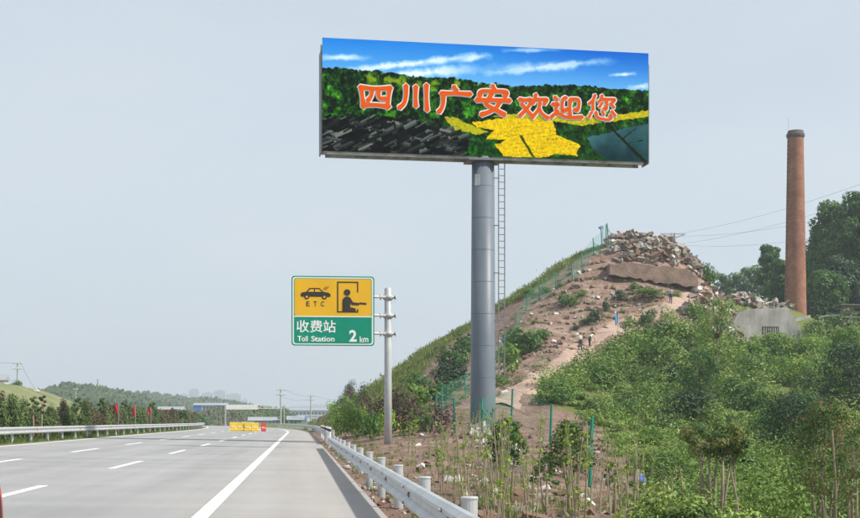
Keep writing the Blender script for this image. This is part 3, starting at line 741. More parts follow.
def polyline_flat(pts, wdt, name, m, dy, close=False):
    b = MB()
    for k in range(len(pts) - 1):
        a = np.array(S(*pts[k])); c = np.array(S(*pts[k + 1])); t = (c - a) / np.linalg.norm(c - a); nn = np.array((-t[1], t[0])) * wdt / 2
        a = a - t * wdt / 2; c = c + t * wdt / 2; y = yp - dy - 0.0012 * k
        b.add([(q[0], y, q[1]) for q in (a + nn, a - nn, c - nn, c + nn)], [(0, 1, 2, 3)])
    return b.build(name, m, spanel)
def poly_flat(pts, name, m, dy, parent=None):
    vs = [S(*p) for p in pts]; return MB().add([(p[0], yp - dy, p[1]) for p in vs], [tuple(range(len(vs)))]).build(name, m, parent or spanel)
def disc_flat(zx, zy, r, name, m, dy, parent=None):
    return poly_flat([(zx + r * math.cos(a), zy + r * math.sin(a)) for a in np.linspace(0, 2 * math.pi, 25)[:-1]], name, m, dy, parent)
car_i = poly_flat([(53, 90), (56, 85), (67, 83), (76, 73), (101, 73), (112, 83), (125, 85), (130, 90), (129, 96), (54, 96)], 'car_symbol', m_sblack, 0.018)
poly_flat([(72, 83), (78, 76.5), (87, 76.5), (87, 83)], 'car_window', m_syel, 0.021, car_i); poly_flat([(90, 83), (90, 76.5), (100, 76.5), (107, 83)], 'car_window', m_syel, 0.021, car_i)
for wx in (69, 114):
    w0 = disc_flat(wx, 96, 6.4, 'car_wheel', m_sblack, 0.024, car_i); disc_flat(wx, 96, 2.8, 'car_hub', m_syel, 0.027, car_i)
polyline_flat([(116, 78), (124, 70)], 0.035, 'signal_mark', m_sblack, 0.018); polyline_flat([(112, 76), (118, 70)], 0.035, 'signal_mark', m_sblack, 0.018)
for i, chh in enumerate('ETC'):
    c_ = S(72 + 18.5 * i, 114); text_mesh(chh, 'letter', m_sblack, 0.3, 0.006, 0, spanel, 0.15, 0.22, (c_[0], yp - 0.018, c_[1]))
polyline_flat([(199, 82), (199, 57.5), (148, 57.5), (148, 134), (199, 134), (199, 128)], 0.055, 'booth_symbol', m_sblack, 0.018)
pi_ = poly_flat([(160, 134), (160, 104), (164, 97), (172, 94), (180, 97), (187, 109), (203, 111), (203, 117), (184, 116), (180, 111), (180, 122), (194, 125), (194, 134)], 'attendant_symbol', m_sblack, 0.026)
disc_flat(172, 84, 8.5, 'attendant_head', m_sblack, 0.026); polyline_flat([(206, 112), (219, 113)], 0.09, 'ticket_mark', m_sblack, 0.018)
for i, chh in enumerate('收费站'):
    c_ = S(59 + 34 * i, 172); text_mesh(chh, 'character', m_swhite, 0.6, 0.007, 0, spanel, 0.55, 0.54, (c_[0], yp - 0.014, c_[1]))
c_ = S(58.5, 204); text_mesh('Toll', 'lettering', m_swhite, 0.3, 0.006, 0, spanel, 0.45, 0.24, (c_[0], yp - 0.014, c_[1]))
c_ = S(110, 204); text_mesh('Station', 'lettering', m_swhite, 0.3, 0.006, 0, spanel, 1.02, 0.24, (c_[0], yp - 0.014, c_[1]))
c_ = S(187, 196); text_mesh('2', 'number', m_swhite, 0.5, 0.016, 0, spanel, 0.33, 0.52, (c_[0], yp - 0.014, c_[1]))
c_ = S(209, 205); text_mesh('k', 'letter', m_swhite, 0.3, 0.006, 0, spanel, 0.155, 0.26, (c_[0], yp - 0.014, c_[1]))
c_ = S(220, 206.7); text_mesh('m', 'letter', m_swhite, 0.3, 0.006, 0, spanel, 0.23, 0.19, (c_[0], yp - 0.014, c_[1]))
arm_m = MB()
for y_ in (-0.155,): arm_m.tube([((sx0 + sx1) / 2 - 0.6, y_, 0), (-0.1, y_, 0)], 0.06, 10)
arm_m.tube([(-0.12, 0, 0), (0.34, 0, 0)], 0.065, 10); arm_m.lathe([(0.215, -0.1), (0.215, 0.1)], 18); arm_m.box((0.33, 0, 0), (0.03, 0.28, 0.2)); arm_m.box((-0.33, -0.06, 0), (0.05, 0.30, 0.22)); arm_m.tube([(-0.33, -0.1, 0), (-0.1, 0, 0)], 0.06, 8)
am = arm_m.mesh('arm', m_post, True)
for zy in (94, 142, 189): inst(am, 'arm', (0, 0, S(0, zy)[1]), parent=sign)

# ================================================================== GUARDRAILS
prof_w = [(0.0, -.155), (-.035, -.150), (-.083, -.110), (-.083, -.075), (-.02, -.03), (-.02, .03), (-.083, .075), (-.083, .110), (-.035, .150), (0, .155)]
def beam_mesh(L, side):
    b = MB(); n = len(prof_w)
    outer = [(x * side, z) for x, z in prof_w]; inner = [((x + 0.006) * side, z) for x, z in prof_w]
    sec = outer + inner[::-1]; k = len(sec)
    b.add([(x, y, z) for y in (0, L + 0.18) for x, z in sec], [(i, (i + 1) % k, (i + 1) % k + k, i + k) for i in range(k)] + [tuple(range(k))[::-1], tuple(range(k, 2 * k))])
    for zz in (-0.092, 0.092):
        for yb_ in (0.06, 0.14): b.tube([(-0.083 * side, yb_, zz), (-0.098 * side, yb_, zz)], 0.016, 6)
    b.tube([(-0.02 * side, L / 2 * 0 + 0.1, 0), (-0.042 * side, 0.1, 0)], 0.022, 6)
    return b.mesh('beam', m_galv)
def guardrail(name, label, xoff, y_start, nseg, zb, side, post_h, beam_z, gap=0.16, dy=4.0, reflect=True, grp='roadside guardrails'):
    root = empty(name, (xoff + float(bend(y_start)), y_start, zb)); tag(root, label, 'guardrail', grp)
    bm2 = beam_mesh(dy, side); pm = MB().lathe([(0.07, -0.5), (0.07, post_h - .012), (0.076, post_h - .012), (0.076, post_h), (0.066, post_h + 0.008)], 16).mesh('post', m_galv, False)
    cm = MB().box((-side * (gap / 2), 0, beam_z), (gap - 0.09, 0.12, 0.17)).mesh('spacer', m_galv2)
    ml_ = mat('reflector_orange', (0.75, 0.20, 0.03), (0.7, 0.18, 0.03), 2, 0.4)
    rm_ = MB().box((-side * (gap + 0.05), 0, beam_z + 0.02), (0.03, 0.13, 0.09)).mesh('reflector', ml_)
    for k in range(nseg):
        y = y_start + dy * k; x = float(bend(y)) - root.location.x + xoff; x2 = float(bend(y + dy)) - root.location.x + xoff
        a = math.atan2(-(x2 - x), dy)
        inst(pm, 'post', (x, y - y_start, 0), a, parent=root)
        inst(cm, 'spacer', (x, y - y_start, 0), a, parent=root)
        inst(bm2, 'beam', (x - side * gap * math.cos(a), y - y_start - 0.1, beam_z + (0.0015 if k % 2 else 0)), a, parent=root)
        if reflect and k % 3 == 1: inst(rm_, 'reflector', (x, y - y_start + 0.6, 0), a, parent=root)
    return root
# side: +1 road lies to the left of the rail
rr = guardrail('guardrail', 'close steel guardrail with round posts running along the right shoulder', 1.41, 2.95, 14, -0.05, 1, 0.63, 0.435, reflect=False)
guardrail('guardrail', 'far stretch of guardrail on the right where the road bends', 1.75, 70.0, 44, 0.0, 1, 0.72, 0.55, reflect=False)
guardrail('guardrail', 'long pale guardrail below the hedge along the left edge of the road', -12.28, 22.0, 62, 0.245, -1, 0.70, 0.56)
# white posts where the near rail stops
wm = MB().lathe([(0.06, -0.4), (0.06, 0.92), (0.05, 0.95)], 12)
dl = wm.mesh('delineator_post', m_white); bandm = MB().lathe([(0.0625, 0.74), (0.0625, 0.86)], 12, caps=False).mesh('band', m_dark)
for k, y in enumerate((63.5, 68, 73, 79, 86, 94)):
    o = empty('delineator_post', (1.42 + 0.02 * k, y, -0.03)); inst(dl, 'shaft', (0, 0, 0), parent=o); inst(bandm, 'band', (0, 0, 0), parent=o)
    tag(o, 'slim white roadside post in the gap between the right guardrails', 'marker post', 'white posts in the guardrail gap')

# ================================================================== PLASTIC BARRIERS
def barrier(name, x, y, m, label, grp, w=0.74, h=0.92):
    b = MB()
    sec = [(-.30, 0), (-.30, .18), (-.17, .36), (-.12, h * .93), (-.09, h), (.09, h), (.12, h * .93), (.17, .36), (.30, .18), (.30, 0)]
    k = len(sec); b.add([(xx, yy_, zz) for xx in (-w / 2, w / 2) for yy_, zz in sec], [(i, (i + 1) % k, (i + 1) % k + k, i + k) for i in range(k)] + [tuple(range(k))[::-1], tuple(range(k, 2 * k))])
    root = empty(name, (x, y, float(road_z(x, y)) + 0.003), R(random.Random(int(x * 100)).uniform(-6, 6)))
    b.build('body', m, root)
    MB().box((0, -0.205, 0.42), (w * .62, 0.09, 0.12)).build('band', m_white, root)
    MB().lathe([(0.05, h), (0.05, h + 0.03)], 10).build('filler_cap', m_dark, root)
    return tag(root, label, 'road barrier', grp)
m_by = mat('yellow_plastic', (0.78, 0.52, 0.035), (0.72, 0.46, 0.03), 2, 0.45)
m_br = mat('red_plastic', (0.62, 0.05, 0.04), (0.55, 0.05, 0.04), 2, 0.45)
x_ = P(231, 432, 144)[0]
for k in range(4):
    barrier('plastic_barrier', x_ + 0.3 + k * 0.78, 143 + 0.15 * (k % 2), m_by, ['leftmost', 'second', 'third', 'rightmost'][k] + ' yellow plastic barrier of the row across the far lanes', 'yellow barriers in the road')
barrier('plastic_barrier', x_ + 0.3 + 4 * 0.80, 143.4, m_br, 'red plastic barrier at the right end of the yellow barrier row', 'barriers in the road', 0.5)
m_lb = mat('pale_blue_board', (0.35, 0.50, 0.60), (0.30, 0.44, 0.54), 1, 0.6); m_lg = mat('pale_green_board', (0.40, 0.58, 0.50), (0.36, 0.52, 0.45), 1, 0.6)
for nm, m_, px0, px1, yt, yb_, Y, lab in [('site_board', m_lb, 230.5, 239, 422, 426, 168, 'pale blue board standing behind the yellow road barriers'), ('site_board', m_lg, 241.5, 254.5, 421.8, 424.8, 172, 'pale green board standing behind the yellow road barriers')]:
    a = P(px0, yt, Y); c = P(px1, yb_, Y); gzv = float(road_z((a[0] + c[0]) / 2, Y))
    root = empty(nm, ((a[0] + c[0]) / 2, Y, gzv)); tag(root, lab, 'board', 'boards behind the barriers')
    MB().box((0, 0, (a[2] + c[2]) / 2 - gzv), (c[0] - a[0], 0.05, a[2] - c[2])).build('sheet', m_, root)
    for sx_ in (-1, 1): MB().box((sx_ * (c[0] - a[0]) * .4, 0.05, (a[2] - gzv) / 2), (0.05, 0.05, a[2] - gzv)).build('leg', m_galv2, root)

# ================================================================== RED CAR (mostly outside the frame)
car = empty('car', (-3.290, 11.72, float(road_z(-3.3, 10))))
tag(car, 'red car cut off by the left edge, only front wheel arch in view', 'car')
m_red = mat('red_car_paint', (0.55, 0.025, 0.02), (0.50, 0.02, 0.018), 1, 0.22, spec=0.6); m_glass = mat('dark_glass', (0.02, 0.025, 0.03), (0.03, 0.035, 0.04), 1, 0.08, spec=0.7)
m_rub = mat('tyre_rubber', (0.018, 0.018, 0.018), (0.03, 0.03, 0.03), 6, 0.85); m_rim = mat('alloy_rim', (0.5, 0.5, 0.52), (0.42, 0.42, 0.44), 3, 0.3, metal=0.7)
def loft(secs, m, name, parent, smooth=True):
    b = MB(); k = len(secs[0]); vs = [p for s_ in secs for p in s_]
    b.add(vs, [(i * k + j, i * k + (j + 1) % k, (i + 1) * k + (j + 1) % k, (i + 1) * k + j) for i in range(len(secs) - 1) for j in range(k)] + [tuple(range(k))[::-1], tuple(range((len(secs) - 1) * k, len(secs) * k))])
    return b.build(name, m, parent, smooth)
def csec(y, w, z0, zt): return [(w * .86, y, z0), (w, y, z0 + .16), (w, y, (z0 + zt) / 2 + .08), (w * .95, y, zt - .06), (w * .80, y, zt), (0, y, zt + .03), (-w * .80, y, zt), (-w * .95, y, zt - .06), (-w, y, (z0 + zt) / 2 + .08), (-w, y, z0 + .16), (-w * .86, y, z0)]
loft([csec(y, w, z0, zt) for y, w, z0, zt in [(-4.35, .62, .42, .80), (-4.25, .76, .30, .92), (-3.9, .83, .24, .96), (-2.6, .855, .22, .93), (-1.5, .855, .22, .90), (-1.1, .845, .22, .86), (-.75, .82, .22, .82), (-.45, .74, .22, .77), (-.18, .62, .24, .70), (0, .42, .30, .60)]], m_red, 'body', car)
cab_ = lambda y, w, zt, wt: [(w, y, .88), (wt, y, zt - .05), (wt * .85, y, zt), (-wt * .85, y, zt), (-wt, y, zt - .05), (-w, y, .88)]
loft([cab_(-4.0, .70, .93, .66), (cab_(-3.4, .76, 1.36, .60)), cab_(-2.4, .78, 1.46, .62), cab_(-1.75, .78, 1.40, .60), cab_(-.98, .74, .90, .68)], m_glass, 'windows', car, False)
loft([[(.6, y, z), (.5, y, z + .03), (-.5, y, z + .03), (-.6, y, z), ] for y, z in ((-3.45, 1.345), (-2.4, 1.455), (-1.7, 1.40))], m_red, 'roof', car)
def wheel(x, y, s_):
    w = MB().lathe([(.21, -.1), (.30, -.105), (.325, -.07), (.325, .07), (.30, .105), (.21, .1)], 28)
    w.v = [(x + q[2], y + q[0], .325 + q[1]) for q in w.v]; w.build('wheel', m_rub, car, True)
    r_ = MB().lathe([(.205, -.08), (.205, .08)], 24)
    for k in range(5):
        a = 2 * math.pi * k / 5; r_.box((math.cos(a) * .11, math.sin(a) * .11, .085 * s_), (.19, .05, .02), rot=Matrix.Rotation(a, 3, 'Z'))
    r_.v = [(x + q[2], y + q[0], .325 + q[1]) for q in r_.v]; r_.build('rim', m_rim, car)
    arch = MB(); vs = []; na = 15
    for k in range(na):
        a = R(-12 + 204 * k / (na - 1))
        for rr_, dx in ((.385, 0.0), (.43, 0.0), (.46, -.05)): vs.append((s_ * (.868 + dx), y + rr_ * math.cos(a), .325 + rr_ * math.sin(a)))
    arch.add(vs, [(k * 3 + j, k * 3 + j + 1, k * 3 + j + 4, k * 3 + j + 3) for k in range(na - 1) for j in range(2)]); arch.build('wheel_arch', m_red, car, True)
    d = MB().lathe([(.384, -.01), (.384, .01)], 28); d.v = [(s_ * .857 + q[2], y + q[0], .325 + q[1]) for q in d.v]; d.build('arch_liner', m_rub, car)
for s_ in (-1, 1):
    for y in (-1.02, -3.5): wheel(s_ * .775, y, s_)
    MB().box((s_ * .56, -.16, .60), (.26, .22, .11)).build('headlight', m_glass, car)

# ================================================================== HILLTOP: rubble, broken wall, ruin, chimney, fence
rg = np.random.default_rng(11)
def sample_poly(poly, n, g=rg):
    xs_ = [p[0] for p in poly]; ys_ = [p[1] for p in poly]; out = []
    while len(out) < n:
        x = g.uniform(min(xs_), max(xs_), 4 * n); y = g.uniform(min(ys_), max(ys_), 4 * n); k = in_poly(x, y, poly)
        out += list(zip(x[k], y[k]))
    return out[:n]
CUBE = np.array([(a, b_, c) for a in (-.5, .5) for b_ in (-.5, .5) for c in (-.5, .5)])
CQ = np.array([(0, 1, 3, 2), (4, 6, 7, 5), (0, 4, 5, 1), (2, 3, 7, 6), (0, 2, 6, 4), (1, 5, 7, 3)])
def rotmat(g, tilt=1.0):
    a, b_, c = g.normal(size=3) * np.array((0.5, 0.5, 0)) * tilt + np.array((0, 0, g.random() * 6.3))
    return np.array(Matrix.Rotation(c, 3, 'Z') @ Matrix.Rotation(a, 3, 'X') @ Matrix.Rotation(b_, 3, 'Y'))
def rock_verts(g, dims, jit=0.13): return (CUBE + g.normal(size=(8, 3)) * jit) * np.asarray(dims)
RV, RQ, RVar = [], [], []
def add_rock(pos, dims, v, tilt=1.0, g=rg):
    q = rock_verts(g, dims) @ rotmat(g, tilt).T + np.asarray(pos); o = sum(len(a) for a in RV)
    RV.append(q); RQ.append(CQ + o); RVar.append(np.full(8, v))
TOP = [(606, 240), (618, 236), (655, 238), (680, 248), (697, 262), (712, 284), (700, 282), (688, 268), (612, 262)]
SADDLE = [(690, 292), (716, 286), (752, 292), (790, 302), (800, 312), (748, 318), (735, 345), (700, 330), (675, 318), (690, 304)]
SLOPE = [(500, 330), (560, 280), (606, 245), (612, 285), (690, 290), (640, 318), (590, 345), (550, 365), (500, 400), (495, 360)]
def on_ground(px, py, lift=0.0):
    h = hit(px, py)
    return None if h is None else h + Vector((0, 0, lift))
def scatter_rocks(poly, n, smin, smax, pile, pv):
    for px, py in sample_poly(poly, n):
        h = on_ground(px, py)
        if h is None or h.y > 175: continue
        s_ = smin + (smax - smin) * rg.random() ** 3
        add_rock((h.x, h.y, h.z + pile * rg.random() ** 1.5), (s_ * rg.uniform(.7, 1.8), s_ * rg.uniform(.4, 1.1), s_ * rg.uniform(.3, .8)), np.clip(rg.choice(pv) + rg.normal() * .07, 0, 1))
scatter_rocks(TOP, 1250, 0.14, 0.95, 1.0, [.15, .3, .4, .45, .5, .55, .7, .85])
scatter_rocks(SADDLE, 900, 0.12, 0.85, 0.5, [.1, .2, .3, .35, .5, .6, .8, .95])
scatter_rocks(SLOPE, 900, 0.06, 0.45, 0.0, [.15, .2, .3, .4, .6, .9, 1.0])
NEAR = [(405, 432), (470, 428), (520, 424), (560, 432), (600, 440), (640, 470), (640, 518), (470, 518), (430, 480), (380, 450)]
scatter_rocks(NEAR, 900, 0.03, 0.24, 0.0, [.05, .1, .2, .2, .3, .4, .6, 1.0])
scatter_rocks([(466, 429), (498, 426), (512, 440), (522, 462), (505, 474), (486, 452), (470, 440)], 260, 0.08, 0.5, 0.05, [.3, .6, .8, .95, 1.0])
scatter_rocks([(660, 424), (690, 430), (690, 436), (664, 430)], 30, 0.08, 0.4, 0.0, [.6, .9, 1.0])
for k in range(500):                                                     # stones and clods between road edge and rail
    y = 8 + 62 * rg.random() ** 1.4; x = 1.18 + abs(rg.normal()) * 0.5; s_ = 0.02 + 0.07 * rg.random() ** 3
    add_rock((x, y, gz(x, y) + s_ * .1), (s_ * 1.5, s_, s_ * .8), rg.choice([.05, .12, .2, .3, .5, .9]))
m_rub_ = leaf_mat('broken_masonry', [(0.12, 0.072, 0.052), (0.20, 0.125, 0.092), (0.22, 0.175, 0.14), (0.30, 0.27, 0.23), (0.33, 0.31, 0.285), (0.62, 0.60, 0.56)], 0.0, 0.92)
tag(link(bpy.data.objects.new('rubble', np_mesh('rubble', np.concatenate(RV), np.concatenate(RQ), m_rub_, np.concatenate(RVar)))),
    'broken bricks, stones and litter strewn over the hilltop and slope', 'rubble', kind='stuff')
# larger slabs of demolished concrete
m_slab = mat('broken_concrete', (0.50, 0.48, 0.44), (0.34, 0.32, 0.29), 1.3, 0.9, bump=0.5); m_slab2 = mat('white_slab', (0.68, 0.66, 0.62), (0.56, 0.54, 0.5), 1.3, 0.9)
SL = [(686, 266, 1.5, .5, .12, 'white concrete slab lying on the right shoulder of the hilltop rubble', m_slab2, 0.1), (622, 247, 1.4, .8, .2, 'grey slab poking from the left of the hilltop rubble', m_slab, .9),
      (637, 252, 1.7, .7, .25, 'tilted brown slab in the middle of the hilltop rubble', m_slab, .6), (648, 256, .5, .5, 1.5, 'upright pale slab standing in the hilltop rubble', m_slab2, .3),
      (660, 247, .35, .3, 1.6, 'leaning pale post on the crest of the hilltop rubble', m_slab2, .5), (672, 258, 1.5, .9, .2, 'flat slab right of centre in the hilltop rubble', m_slab, .5),
      (733, 291, 1.5, .8, .18, 'pale slab on the rubble left of the ruined wall', m_slab2, .3), (750, 298, 1.3, .7, .16, 'grey slab on top of the rubble above the ruined wall', m_slab, .4),
      (766, 300, 1.6, .5, .2, 'long block on the rubble heap above the barred vent', m_slab, .3), (720, 300, 1.2, .8, .3, 'rough block in the rubble beside the far path', m_slab, .6),
      (668, 288, .9, .3, .15, 'small pale beam piece below the broken earth wall', m_slab2, .6), (676, 287, .25, .9, .2, 'leaning white stake below the broken earth wall', m_slab2, .8)]
for px, py, a, b_, c, lab, m_, tl in SL:
    h = on_ground(px, py, 0.25)
    if h is None: continue
    q = rock_verts(rg, (a, b_, c), 0.06) @ rotmat(rg, tl).T
    o = MB().add(q, [tuple(f) for f in CQ]).build('concrete_slab', m_, None); o.location = h; tag(o, lab, 'slab', 'broken slabs in the rubble')
# long grey pipe sliding down the rubble
a = on_ground(688, 271, 0.5); c = on_ground(711, 290, 0.35)
tag(MB().tube([a, (a + c) / 2 + Vector((0, 0, .1)), c], 0.14, 10).build('concrete_pipe', m_slab2), 'pale concrete pole lying down the right side of the hilltop', 'pole')

def extrude_poly(pts_px, Y, depth, name, m, parent=None, origin=Vector((0, 0, 0)), tilt=0.0):
    f = [Vector(P(x, y, Y)) - origin for x, y in pts_px]; n = len(f)
    bk = [p + Vector((0, depth, 0)) for p in f]
    b = MB().add(f + bk, [tuple(range(n)), tuple(reversed(range(n, 2 * n)))] + [(i, i + n, (i + 1) % n + n, (i + 1) % n) for i in range(n)])
    return b.build(name, m, parent)
m_ewall = mat('weathered_earth_wall', (0.33, 0.235, 0.185), (0.20, 0.14, 0.11), 0.9, 0.95, bump=0.9, bscale=5)
_up = [(610 + 88 * t, float(np.interp(t, [0, .3, .65, .9, 1], [264, 263.5, 267, 270, 278])) + rg.normal() * .9) for t in np.linspace(0, 1, 24)]
_dn = [(698 - 88 * t, float(np.interp(t, [0, .3, .65, 1], [287, 284, 279, 275])) + rg.normal() * .8) for t in np.linspace(0, 1, 24)]
bw = extrude_poly(_up + _dn, 139.0, 2.2, 'broken_wall', m_ewall)
tag(bw, 'brown remnant of an earth wall under the hilltop rubble', 'wall')
m_ruin = mat('ruin_plaster', (0.46, 0.45, 0.43), (0.22, 0.215, 0.20), 0.6, 0.9, bump=0.5, bscale=4, stretch=(1, 1, 0.5))
ro = Vector(P(765, 350, 149)); ruin = empty('ruined_wall', ro); tag(ruin, 'grey roofless ruin wall with a barred vent in front of the chimney', 'ruin')
Yr = 149.0
extrude_poly([(731, 350), (733, 331), (734.5, 327), (733, 322), (736, 317), (739, 312.5), (743, 311.5), (748, 309), (752, 310.2), (757, 308.2), (762, 309), (762, 326.5), (762, 335.5), (762, 350)], Yr, 0.45, 'wall', m_ruin, ruin, ro)
extrude_poly([(762.0, 326.5), (762, 309), (766, 307.2), (772, 308.4), (779, 307.2), (779, 326.5)], Yr, 0.45, 'wall', m_ruin, ruin, ro)
extrude_poly([(779, 350), (779, 307.2), (784, 309), (789, 308), (790.5, 313), (794, 316), (796, 322), (800, 326), (801, 332), (803, 336), (802, 350)], Yr, 0.45, 'wall', m_ruin, ruin, ro)
extrude_poly([(762, 350), (762, 335.5), (779, 335.5), (779, 350)], Yr, 0.45, 'wall', m_ruin, ruin, ro)
extrude_poly([(760, 337), (760, 325), (781, 325), (781, 337)], Yr + 1.2, 0.1, 'vent_shade', m_dark, ruin, ro)  # near-black sheet standing in for the shade inside the vent
for k in range(7):
    x = 763.6 + k * 2.25; extrude_poly([(x, 335.6), (x, 326.4), (x + 1.05, 326.4), (x + 1.05, 335.6)], Yr + .06, 0.2, 'bar', m_ruin, ruin, ro)
extrude_poly([(802, 350), (803, 336), (812, 338), (812, 350)], Yr + 3, 0.4, 'side_wall', m_ruin, ruin, ro)
a = Vector(P(792, 321, 149)); c = Vector(P(804, 318, 151))
tag(MB().box(((a + c) / 2), ((c - a).length, .3, .35), rot=Matrix.Rotation(R(-14), 3, 'Y')).build('concrete_beam', m_slab), 'pale broken beam jutting from the ruin towards the chimney foot', 'beam')
# timber rack by the wood
rb = Vector(P(848, 333, 156)); rack = empty('timber_rack', rb); tag(rack, 'weathered timber frame shed at the right edge below the trees', 'shed')
m_tim = mat('weathered_timber', (0.22, 0.20, 0.18), (0.13, 0.12, 0.105), 2, 0.9)
for px in (842, 851, 862, 874): a = Vector(P(px, 306, 156)) - rb; MB().box((a.x, 0, a.z / 2 - .4), (.22, .22, a.z + .8)).build('post', m_tim, rack)
for k, py in enumerate((307, 312, 317, 322, 327)):
    a = Vector(P(841, py, 156)) - rb; c = Vector(P(878, py, 156)) - rb; MB().box(((a.x + c.x) / 2, -.12 - .02 * k, a.z), (c.x - a.x, .06, .22)).build('board', m_tim, rack)
a = Vector(P(842, 306, 156)) - rb; c = Vector(P(878, 304, 156)) - rb; MB().box(((a.x + c.x) / 2, .8, a.z + .15), (c.x - a.x + .6, 2.6, .14)).build('roof', m_tim, rack)
a = P(820, 317, 157); c = P(840, 315, 156)
tag(MB().tube([a, c], .10, 8).build('timber_pole', m_slab), 'grey pole propped sideways left of the timber frame shed', 'pole')

# chimney
def brick_mat():
    m = bpy.data.materials.new('chimney_brick'); m.use_nodes = True; t = m.node_tree; b = t.nodes['Principled BSDF']; b.inputs['Roughness'].default_value = 0.92
    b.inputs['Specular IOR Level'].default_value = 0.15
    uv = N(t, 'ShaderNodeUVMap'); br = N(t, 'ShaderNodeTexBrick'); br.inputs['Scale'].default_value = 1
    br.inputs['Color1'].default_value = (0.36, 0.16, 0.10, 1); br.inputs['Color2'].default_value = (0.26, 0.11, 0.075, 1); br.inputs['Mortar'].default_value = (0.36, 0.25, 0.19, 1)
    br.inputs['Brick Width'].default_value = 0.26; br.inputs['Row Height'].default_value = 0.085; br.inputs['Mortar Size'].default_value = 0.01; br.inputs['Bias'].default_value = -.1
    t.links.new(uv.outputs[0], br.inputs['Vector'])
    co = N(t, 'ShaderNodeTexCoord'); nn = N(t, 'ShaderNodeTexNoise'); nn.inputs['Scale'].default_value = 0.7; nn.inputs['Detail'].default_value = 8; nn.inputs['Roughness'].default_value = .7; t.links.new(co.outputs['Object'], nn.inputs['Vector'])
    r = N(t, 'ShaderNodeValToRGB'); r.color_ramp.elements[0].position = .3; r.color_ramp.elements[0].color = (.62, .58, .56, 1); r.color_ramp.elements[1].position = .65; r.color_ramp.elements[1].color = (1.12, 1.1, 1.08, 1); t.links.new(nn.outputs['Fac'], r.inputs[0])
    x = N(t, 'ShaderNodeMix', data_type='RGBA', blend_type='MULTIPLY'); x.inputs[0].default_value = 1; t.links.new(br.outputs[0], x.inputs[6]); t.links.new(r.outputs[0], x.inputs[7]); t.links.new(x.outputs[2], b.inputs['Base Color'])
    bp = N(t, 'ShaderNodeBump'); bp.inputs['Strength'].default_value = .6; bp.inputs['Distance'].default_value = .03; t.links.new(br.outputs['Fac'], bp.inputs['Height']); bp.invert = True; t.links.new(bp.outputs[0], b.inputs['Normal'])
    return m
cb = P(795.5, 333, 170); czt = P(795, 131, 170)[2]; cz0 = gz(cb[0], 170) - 0.6
chim = empty('brick_chimney', (cb[0], 170, cz0)); tag(chim, 'tall tapering red brick factory chimney with a dark cap', 'chimney')
Hc = czt - cz0; nb = 48; rows = 40; vs = []; uvs = []
r0, r1 = 1.47, 1.04
for i in range(rows + 1):
    z = (Hc - 0.9) * i / rows; r_ = r0 + (r1 - r0) * z / Hc
    for k in range(nb): a = 2 * math.pi * k / nb; vs.append((r_ * math.cos(a), r_ * math.sin(a), z))
fs = [(i * nb + k, i * nb + (k + 1) % nb, (i + 1) * nb + (k + 1) % nb, (i + 1) * nb + k) for i in range(rows) for k in range(nb)]
me = bpy.data.meshes.new('shaft'); me.from_pydata(vs, [], fs); me.materials.append(brick_mat()); uvl = me.uv_layers.new(name='UVMap')
ud = []
for i in range(rows):
    z0_, z1_ = (Hc - .9) * i / rows, (Hc - .9) * (i + 1) / rows
    for k in range(nb):
        s0, s1 = k * 2 * math.pi * 1.25 / nb, (k + 1) * 2 * math.pi * 1.25 / nb; ud += [s0, z0_, s1, z0_, s1, z1_, s0, z1_]
uvl.data.foreach_set('uv', ud); me.polygons.foreach_set('use_smooth', [True] * len(fs)); me.update(); link(bpy.data.objects.new('shaft', me), chim)
m_cap = mat('sooty_brick', (0.14, 0.115, 0.10), (0.09, 0.08, 0.075), 2, .95, bump=.5)
MB().lathe([(1.03, Hc - .95), (1.12, Hc - .9), (1.20, Hc - .70), (1.20, Hc - .45), (1.08, Hc - .3), (1.0, Hc), (.75, Hc), (.75, Hc - 1)], 40, caps=False).build('cap', m_cap, chim)
sm_ = MB().box((0, 0, 0), (.16, .3, .035)).mesh('iron_step', m_dark)
for k in range(44): z = 1.5 + k * .57; inst(sm_, 'iron_step', (-(r0 + (r1 - r0) * z / Hc) - .06, -.25, z), parent=chim)
MB().tube([(-.95, 0, Hc - .2), (-.95, 0, Hc + 1.7)], .022, 6).build('lightning_rod', m_galv2, chim)

# green mesh fence
def fence(pts, label, h=1.85, grp='green mesh fences'):
    base = [hit(px, py) for px, py in pts]; base = [q for q in base if q is not None]
    root = empty('mesh_fence', base[0]); tag(root, label, 'fence', grp)
    o = base[0]; fr = random.Random(len(pts))
    tops = []
    for k, q in enumerate(base):
        lean = Vector((fr.uniform(-.08, .08), fr.uniform(-.08, .08), 1)).normalized()
        q0 = q - o; q1 = q0 + lean * (h * fr.uniform(.95, 1.05)); tops.append((q0, q1))
        MB().tube([q0 - Vector((0, 0, .4)), q1], .055, 8).build('post', m_greenpost, root)
        if k % 4 == 2: MB().tube([q0 + Vector((.9, -.5, -.05)), q0 + (q1 - q0) * .75], .035, 6).build('brace', m_greenpost, root)
    for k in range(len(base) - 1):
        (a0, a1), (b0, b1) = tops[k], tops[k + 1]; L = (b0 - a0).length
        if L > 24: continue
        b = MB(); nv_ = max(4, int(L / .16)); nh = 17; w = .007
        d = (b0 - a0).normalized()
        for i in range(nv_ + 1):
            s_ = i / nv_; p0 = a0.lerp(b0, s_); p1 = a1.lerp(b1, s_); b.add([p0 - d * w, p0 + d * w, p1 + d * w, p1 - d * w], [(0, 1, 2, 3)])
        for j in range(nh + 1):
            s_ = j / nh; p0 = a0.lerp(a1, s_); p1 = b0.lerp(b1, s_); u_ = Vector((0, 0, w)); b.add([p0 - u_, p1 - u_, p1 + u_, p0 + u_], [(0, 1, 2, 3)])
        b.build('wire_panel', m_greenpost, root)['kind'] = 'stuff'
